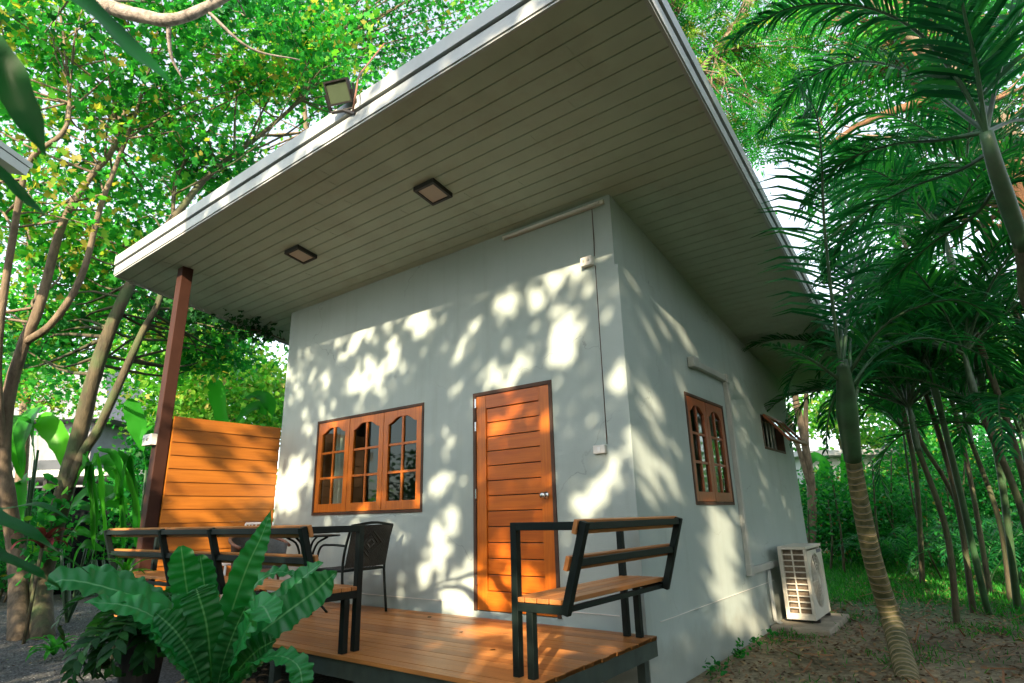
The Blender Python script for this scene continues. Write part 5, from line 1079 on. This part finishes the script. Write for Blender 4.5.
# bird's nest fern, the big one
fb = at(214, 700, 3.55)
t = thing('birds_nest_fern', "large bird's nest fern with broad wavy leaves in front of the deck", 'fern', (fb.x, fb.y, 0))
TC = (Vector((0, 0, CZ))-fb).normalized(); TC.z = .05; ZZ = Vector((0, 0, 1))
FL = [ # points (px, py, depth), width, tint, facing (towards the open side, up), tip
    ([(216, 690, 3.55), (228, 625, 3.5), (246, 570, 3.5), (262, 535, 3.55), (271, 510, 3.6)], .235, .75, (1, .1), 1), ([(206, 690, 3.6), (197, 640, 3.65), (187, 590, 3.65), (181, 546, 3.62)], .25, .65, (1, .1), 2),
    ([(212, 690, 3.65), (210, 640, 3.75), (205, 590, 3.8), (200, 555, 3.8)], .22, .5, (.8, .0), 2), ([(212, 690, 3.5), (210, 655, 3.42), (206, 622, 3.38), (199, 597, 3.36), (196, 588, 3.36)], .27, .4, (1, -.1), 2),
    ([(222, 690, 3.55), (248, 645, 3.48), (282, 616, 3.42), (314, 592, 3.42), (337, 571, 3.42)], .25, .45, (.9, .45), 0), ([(220, 690, 3.6), (246, 632, 3.65), (280, 600, 3.7), (304, 577, 3.72), (323, 562, 3.72)], .19, .75, (.7, .7), 0),
    ([(218, 690, 3.6), (238, 625, 3.72), (254, 586, 3.78), (278, 572, 3.8), (298, 577, 3.8)], .15, .6, (.5, .85), 0), ([(222, 690, 3.5), (238, 648, 3.3), (252, 620, 3.2), (262, 606, 3.14), (272, 622, 3.06)], .25, .95, (.8, .6), 2),
    ([(226, 692, 3.4), (252, 664, 3.2), (278, 656, 3.1), (298, 666, 3.04), (303, 690, 3.0)], .19, .7, (.5, .85), 2), ([(200, 690, 3.5), (182, 640, 3.42), (152, 606, 3.35), (108, 588, 3.25), (64, 580, 3.15), (47, 590, 3.1)], .25, .55, (.55, .8), 0),
    ([(202, 692, 3.45), (184, 655, 3.35), (160, 622, 3.28), (128, 606, 3.2), (84, 602, 3.1)], .2, .8, (.6, .75), 0), ([(200, 690, 3.65), (172, 622, 3.75), (138, 590, 3.8), (100, 574, 3.8), (66, 572, 3.75)], .22, .4, (.4, .9), 0),
    ([(204, 692, 3.42), (192, 658, 3.36), (176, 632, 3.3), (155, 612, 3.25)], .24, .45, (.95, .25), 0), ([(216, 692, 3.45), (224, 660, 3.38), (234, 632, 3.36), (246, 606, 3.35)], .2, .35, (1, .1), 2),
    ([(214, 692, 3.75), (222, 640, 3.9), (236, 600, 3.95), (246, 584, 3.95)], .18, .45, (.8, .2), 2), ([(202, 692, 3.6), (180, 652, 3.72), (158, 628, 3.8), (138, 618, 3.85)], .2, .3, (.6, .7), 0),
    ([(222, 695, 3.45), (240, 668, 3.35), (258, 650, 3.3), (276, 640, 3.25)], .2, .3, (.9, .3), 0)]
pr2 = lambda u: (.35+.65*min(1, u/.45)**.8)*(1 if u < .8 else max(.05, 1-((u-.8)/.2)**2.6)**.6)
for i, (pts, W, tn, fc_, tip) in enumerate(FL):
    mb = MB(); P_ = [at(*p) for p in pts]
    strap(mb, P_, W*(.68 if tip else .8), (pf, pf1, pr2)[tip], TC*fc_[0]+ZZ*fc_[1], nu=84, nv=12, wave=.013, wf=random.uniform(48, 62), cup=.14, tint=tn, ph=random.uniform(0, 6))
    mb.build('frond', 'nest', t, smooth=True, aname='across')
mb = MB(); b = fb.copy(); mb.tube([(b.x, b.y, .02), (b.x, b.y, .22), (b.x, b.y, .34)], [.13, .17, .19], 20); mb.build('pot', 'pot', t)
fpos = np.array([b.x, b.y, .35])+RNG.normal(size=(140, 3))*np.array([.12, .12, .03]); scatter('dead_leaves', HEX, fpos, RNG.uniform(.04, .1, 140), 'litter', t, flat=True)
for lab, lx, ly, rz in (('small dry leaf lying on the deck in front of the door', -3.35, 3.75, .4), ('small dry leaf lying on the deck near the right bench', -2.75, 3.35, 2.1), ('tiny dry leaf lying on the deck under the window', -4.1, 4.15, 1.2)):
    tag(scatter('dry_leaf', HEX, [(lx, ly, DK+.008)], np.array([.07]), 'litter', tint=np.array([.3]), flat=True), lab, 'leaf', 'dry leaves on the deck')
# staghorn like fern in a tall black pot
pb_ = at(138, 684, 4.0); pz = at(138, 640, 4.0)
t = thing('potted_fern', 'dark ragged fern spilling over a tall black pot to the left of the big fern', 'fern', (pb_.x, pb_.y, 0))
MB().tube([(pb_.x, pb_.y, 0), (pb_.x, pb_.y, pz.z-.05), (pb_.x, pb_.y, pz.z)], [.10, .14, .15], 24).build('pot', 'pot', t)
for k in range(26):
    az = k*14+random.uniform(-8, 8); ln = random.uniform(.5, .9); P_ = arc((pb_.x, pb_.y, pz.z-.02), az, random.uniform(20, 70), ln, random.uniform(1.7, 2.3))
    a, b_ = MB(), MB(); frond_mb(P_, .15, 15, a, b_, w=.05, droop=.5, ang=60, r=.006, tint=.55, seg=3); fo = a.build('frond', 'shaft', t); b_.build('leaflets', 'leafC', fo)
# bromeliad on the gravel
def rosette(label, c_, n, ln, W, mat, name='bromeliad', el=(35, 75), tint=.6, bend=1.0):
    t = thing(name, label, name.replace('_', ' '), c_)
    for k in range(n):
        mb = MB(); strap(mb, arc(c_, k*137.5, random.uniform(*el), ln*random.uniform(.8, 1.15), bend), W, pt_, (0, 0, 1), 12, 4, cup=.3, tint=random.uniform(tint-.2, tint+.2)); mb.build('leaf', mat, t, smooth=True, aname='across')
    return t
rosette('small green rosette plant growing on the gravel in front of the forked trees', (-7.9, 2.5, .03), 14, .34, .06, 'banana', tint=.3)
CT = rosette('dark red leaved cordyline against the forked trunks', tuple(at(42, 548, 7.2)), 12, .42, .07, 'redleaf', 'cordyline')
MB_ = MB(); q = at(42, 548, 7.2); CORD = MB_.tube([(q.x, q.y, -.05), q], .02, 8).build('stem', 'barkmoss', CT, smooth=True)
CT = rosette('small bright green plant at the left end of the long bench', tuple(at(125, 575, 5.6)), 22, .26, .03, 'banana', 'bedding_plant', (10, 80), .5, .6)
MB_ = MB(); q = at(125, 575, 5.6); MB_.tube([(q.x, q.y, -.05), q], .015, 8).build('stem', 'barkmoss', CT, smooth=True)
# banana and heliconia plants
def bigleaf(label, base, leaves, mat='banana', name='banana_plant', prof=None, wave=.01):
    t = thing(name, label, 'plant', base)
    for pts, W, tn in leaves:
        mb = MB(); P_ = [Vector(base)+Vector((0, 0, -.02))]+[at(*p) for p in pts]
        stalk = MB(); stalk.tube(curve(P_[:2], 5), .018, 6); stalk.build('stalk', 'shaft', t, smooth=True)
        strap(mb, P_[1:], W, prof or pb, (.25, -.75, .5), 20, 6, wave, 24, .25, tn, random.uniform(0, 6)); mb.build('leaf', mat, t, smooth=True, aname='across')
def gp(px, dep): p = at(px, 560, dep); return (p.x, p.y, 0)
bigleaf('banana plant with bright backlit hanging leaves at the left in front of the carport', gp(28, 8.8), [([(35, 460, 8.8), (30, 415, 8.8), (20, 430, 8.6), (22, 480, 8.5)], .42, .7), ([(38, 450, 8.8), (40, 420, 8.7), (60, 440, 8.6), (66, 470, 8.5)], .3, .95), ([(24, 500, 8.8), (22, 480, 8.7), (20, 520, 8.6), (14, 560, 8.5)], .3, .6), ([(30, 480, 8.8), (34, 440, 8.6), (32, 415, 8.5), (24, 440, 8.4), (22, 470, 8.4)], .4, .5), ([(5, 500, 8.6), (8, 470, 8.5), (4, 450, 8.4), (-12, 460, 8.3)], .3, .8)])
bigleaf('banana plant with a broad upright leaf behind the brown post', gp(140, 9.5), [([(146, 470, 9.5), (142, 440, 9.4), (136, 415, 9.4), (128, 398, 9.4)], .34, .5), ([(148, 480, 9.5), (155, 450, 9.4), (150, 430, 9.3), (140, 440, 9.2)], .26, .6), ([(140, 520, 9.5), (128, 480, 9.4), (108, 462, 9.3), (92, 466, 9.2)], .3, .45), ([(140, 540, 9.3), (118, 500, 9.2), (90, 492, 9.1), (72, 505, 9.0)], .26, .4), ([(140, 520, 9.3), (150, 500, 9.3), (158, 480, 9.2)], .2, .5)])
bigleaf('banana plant whose single long leaf stands up behind the board screen', gp(225, 11.5), [([(224, 440, 11.5), (224, 425, 11.5), (219, 395, 11.4), (212, 378, 11.4)], .42, .45), ([(270, 430, 11.5), (262, 408, 11.5), (250, 410, 11.4), (236, 422, 11.3)], .3, .25), ([(272, 430, 11.5), (272, 408, 11.5), (260, 396, 11.4), (245, 398, 11.3)], .26, .2)])
hl = []
for k in range(10):
    x = random.uniform(92, 140); hl.append(([(x, 560, 8.2), (x+2, 520+random.uniform(-20, 20), 8.2), (x-4, 480+random.uniform(-25, 20), 8.1), (x-18+random.uniform(-10, 20), 465+random.uniform(-20, 30), 8.0)], .13, random.uniform(.3, .8)))
bigleaf('clump of tall narrow green stems and leaves left of the brown post', gp(118, 8.2), hl, name='heliconia_clump')
hl = []
for k in range(8):
    x = random.uniform(60, 98); y = random.uniform(505, 560); hl.append(([(x, y+30, 8.6), (x+6, y, 8.5), (x+16, y-14, 8.4), (x+34, y-8, 8.3)], .14, random.uniform(.3, .7)))
bigleaf('low leafy heliconia between the leaning trunks and the net', gp(78, 8.6), hl, name='heliconia_clump')
bigleaf('big leaved plant with broad green leaves behind the air conditioner', gp(835, 15), [([(828, 540, 14.5), (832, 500, 14.4), (822, 478, 14.3), (806, 490, 14.2)], .3, .25), ([(836, 540, 14.5), (842, 505, 14.4), (856, 485, 14.3), (872, 498, 14.2)], .28, .3), ([(834, 540, 14.5), (830, 490, 14.4), (818, 458, 14.3), (800, 470, 14.2)], .3, .3), ([(840, 540, 14.5), (846, 480, 14.4), (850, 455, 14.3), (865, 470, 14.2)], .3, .35)])
# vines climbing over the paired trunks
sc = np.concatenate([np.array(at(35+i*1.2, 560-i*4+random.uniform(-8, 8), 7.7))+RNG.normal(size=(9, 3))*.12 for i in range(16)])
tag(scatter('climbing_vine', HEX, sc, RNG.uniform(.08, .17, len(sc)), 'leafA', up=.2), 'green heart leaved vine climbing the paired trunks at the left', 'vine')
# close strap leaved plants beside the viewer on the left
t = thing('strap_leaf_plant', 'dark strap leaved plant whose blurred blades hang in at the top left', 'plant', (-2.6, -.25, 0))
top = Vector((-2.55, -.15, 2.7)); MB().tube(curve([(-2.6, -.25, -.05), (-2.65, -.2, 1.3), top], 10), .04, 10).build('stem', 'barkmoss', t, smooth=True)
for pts, W in (([(-60, -120, 1.45), (20, -60, 1.42), (70, -10, 1.43), (125, 42, 1.5), (173, 85, 1.55)], .085), ([(-140, -60, 1.5), (-50, 10, 1.5), (-5, 55, 1.5), (22, 105, 1.5), (46, 156, 1.5)], .085), ([(-60, 130, 1.6), (0, 172, 1.6), (22, 195, 1.6), (46, 216, 1.6)], .028)):
    mb = MB(); strap(mb, [top]+[at(*p) for p in pts], W, lambda u: max(.04, min(1, u*3)*(1-max(0, (u-.7)/.3)**2)), (.3, -.6, .5), 24, 6, .004, 20, .15, .4); mb.build('leaf', 'bladeleaf', t, smooth=True, aname='across')
t = thing('strap_leaf_plant', 'low strap leaved plant with dark blurred blades at the left edge', 'plant', (-2.75, -.15, 0))
top = Vector((-2.7, -.1, .75)); MB().tube([(-2.75, -.15, -.05), top], .03, 8).build('stem', 'barkmoss', t, smooth=True)
for pts, W in (([(-60, 520, 1.9), (0, 520, 1.9), (40, 540, 1.9), (95, 578, 2.0)], .06), ([(-60, 548, 1.9), (0, 556, 1.9), (40, 575, 1.9), (62, 590, 1.95)], .045), ([(-60, 500, 2.1), (-10, 510, 2.1), (40, 505, 2.1), (70, 520, 2.1)], .04)):
    mb = MB(); strap(mb, [top]+[at(*p) for p in pts], W, lambda u: max(.04, min(1, u*3)*(1-max(0, (u-.6)/.4)**2)), (.1, -.3, .9), 20, 4, .003, 20, .15, .4); mb.build('leaf', 'bladeleaf', t, smooth=True, aname='across')
# tufts at the foot of the side wall
pos = np.concatenate([np.array([XC+.10, y, .03])+np.abs(RNG.normal(size=(n_, 3)))*np.array([.05, .10, .05]) for y, n_ in ((7.0, 26), (5.9, 60), (5.2, 40), (6.4, 20), (9.2, 60))])
tag(scatter('weeds', HEX, pos, .045, 'shrub', up=.5), kind='stuff')

# ------------------------------------------------------------------ beyond the yard: left
fx0 = at(-40, 540, 12.2); fx1 = at(165, 540, 12.2)
t = thing('net_fence', 'black shade net fence hanging in folds behind the trunks at the left', 'fence', (fx0.x, fx0.y, 0))
mb = MB(); n = 60; dv = fx1-fx0; dv.z = 0; nn = Vector((-dv.y, dv.x, 0)).normalized(); vs = []
for i in range(n+1):
    for j in range(7):
        p = Vector((fx0.x, fx0.y, 0))+dv*(i/n)*1.02; z = j/6*1.62-.03*math.sin(i*.9)*(j == 6); p = p+nn*(.05*math.sin(i*.8+j*.6)+.03*math.sin(i*2.1-j))
        vs.append((p.x, p.y, z))
mb.add(vs, [(i*7+j, i*7+7+j, i*7+8+j, i*7+1+j) for i in range(n) for j in range(6)]); mb.build('net', 'net', t, smooth=True)
for i in range(6):
    p = Vector((fx0.x, fx0.y, 0))+dv*(i/5)+nn*.1; MB().tube([(p.x, p.y, -.1), (p.x, p.y, 1.7)], .03, 8).build('post', 'barkmoss', t)
def obox(mb, c_, ux_, sx_, sy_, z0, z1, tint=.5):
    c_ = Vector(c_); ux_ = Vector(ux_).normalized(); uy_ = Vector((-ux_.y, ux_.x, 0)); mb.bar(c_-ux_*sx_/2+Vector((0, 0, (z0+z1)/2)), c_+ux_*sx_/2+Vector((0, 0, (z0+z1)/2)), sy_, z1-z0, tint=tint)
ux_ = CR.copy(); ux_.z = 0; ux_.normalize(); uy_ = Vector((-ux_.y, ux_.x, 0))
c_ = at(60, 470, 17); c_.z = 0
t = thing('white_car', 'white car parked under the dark carport, glimpsed behind the net fence', 'car', c_)
prof_ = [(-2.3, .35), (-2.32, .8), (-2.1, .95), (-1.6, 1.0), (-1.0, 1.48), (.8, 1.5), (1.5, 1.05), (2.2, .92), (2.32, .7), (2.3, .35)]
def car_pt(u, v, z): q = c_+ux_*u+uy_*v; return (q.x, q.y, z)
mb = MB(); k = len(prof_); vs = [car_pt(u, s*(.88 if z < 1.1 else .74), z) for s in (-1, 1) for u, z in prof_]
mb.add(vs, [tuple(range(k-1, -1, -1)), tuple(range(k, 2*k))]+[(i, (i+1) % k, k+(i+1) % k, k+i) for i in range(k)]); mb.build('body', 'carpaint', t, bevel=.05)
mb = MB(); mb.add([car_pt(-1.35, -.85, 1.05), car_pt(1.3, -.85, 1.05), car_pt(.75, -.765, 1.42), car_pt(-.95, -.765, 1.42)], [(0, 1, 2, 3)]); mb.build('side_window', 'carglass', t)
for u in (-1.45, 1.45):
    for v in (-.8, .8): a = Vector(car_pt(u, v-.1, .33)); b = Vector(car_pt(u, v+.1, .33)); MB().tube([a, b], .33, 24).build('wheel', 'rubber', t)
c2_ = at(55, 430, 18.5); c2_.z = 0
t = thing('carport', 'dark carport with a thin pale roof edge at the far left behind the net', 'carport', c2_)
mb = MB(); obox(mb, c2_, ux_, 9.5, 4.2, 2.66, 2.76); mb.build('roof', 'greyroof', t); mb = MB(); obox(mb, c2_-uy_*2.13, ux_, 9.5, .05, 2.62, 2.80); mb.build('roof_edge', 'cream', t)
mb = MB(); obox(mb, c2_+uy_*2.2, ux_, 9.5, .1, 0, 2.6); mb.build('rear_wall', 'net', t)
for s in (-4.5, -1.5, 1.5, 4.5):
    q = c2_+ux_*s-uy_*1.9; MB().tube([(q.x, q.y, 0), (q.x, q.y, 2.66)], .06, 8).build('post', 'black', t)
c3 = at(40, 400, 27); c3.z = 0
t = thing('neighbour_house', 'neighbouring house with grey pitched roofs half hidden by leaves at the far left', 'house', c3)
mb = MB(); obox(mb, c3, ux_, 9, 5, 0, 5.6); mb.build('wall', 'greyroof', t)
mb = MB()
def rq(u, v, z): q = c3+ux_*u+uy_*v; return (q.x, q.y, z)
mb.add([rq(-5.6, -3.4, 5.4), rq(5.6, -3.4, 5.4), rq(5.6, 3.4, 5.4), rq(-5.6, 3.4, 5.4), rq(-2.6, 0, 8.9), rq(2.6, 0, 8.9)], [(0, 1, 5, 4), (1, 2, 5), (2, 3, 4, 5), (3, 0, 4), (3, 2, 1, 0)]); mb.build('roof', 'greyroof', t)
for u in (-3, -1, 1, 3): mb = MB(); q = c3+ux_*u-uy_*2.52; obox(mb, q, ux_, 1.0, .06, 2.6, 3.9); mb.build('window', 'carglass', t)
# corner of a white eave at the left edge
e0 = at(-36, 137, 6.5); t = thing('eave_corner', 'corner of a white eave peeking in at the left edge above the gravel', 'eave', (e0.x, e0.y, 0))
mb = MB(); mb.bar(e0+Vector((-1.2, -.9, .3)), e0+Vector((.12, .09, 0)), 1.4, .10); mb.bar(e0+Vector((-1.2, -.9, .40)), e0+Vector((.14, .10, .09)), 1.44, .06); mb.build('eave', 'white', t)
MB().tube([e0+Vector((-1.6, -1.4, .2)), (e0.x-1.6, e0.y-1.4, -.1)], .08, 8).build('post', 'white', t)
# ------------------------------------------------------------------ beyond the yard: right
c4 = at(838, 470, 26); c4.z = 0
t = thing('white_building', 'low white building with a grey roof seen past the rear corner of the house', 'building', c4)
mb = MB(); obox(mb, c4, ux_, 5.6, 5, 0, 3.3); mb.build('wall', 'cream', t); mb = MB(); obox(mb, c4-uy_*.3, ux_, 6.4, 6, 3.3, 3.5); mb.build('roof', 'roof', t)
mb = MB(); obox(mb, c4+ux_*2.0-uy_*2.52, ux_, 1.8, .06, 2.2, 3.2); mb.build('shutter', 'greyroof', t)
mb = MB(); obox(mb, c4+ux_*-.5-uy_*2.52, ux_, .9, .06, 1.6, 2.6); mb.build('window', 'carglass', t)
q = at(870, 575, 17); mb = MB(); obox(mb, (q.x, q.y, 0), ux_, 5, .15, 0, .55); tag(mb.build('garden_wall', 'concrete'), 'low grey garden wall behind the saplings at the back of the yard', 'wall')
# far wood closing the horizon
pos = []
for k in range(150):
    a = R_(random.uniform(-15, 210)); r_ = random.uniform(34, 44); c0 = np.array([r_*math.cos(a), r_*math.sin(a), random.uniform(0, 5.5)]); pos.append(c0+RNG.normal(size=(130, 3))*np.array([1.5, 1.5, 1.1]))
pos = np.concatenate(pos); pos = pos[pos[:, 2] > 0]
tag(scatter('far_wood', LOB, pos, RNG.uniform(.3, .6, len(pos)), 'leafB', tint=np.clip(RNG.normal(.4, .2, len(pos)), 0, .8)), kind='stuff')
print('LEAVES', LEAFN, 'polys', sum(len(o.data.polygons) for o in S.objects if o.type == 'MESH'))
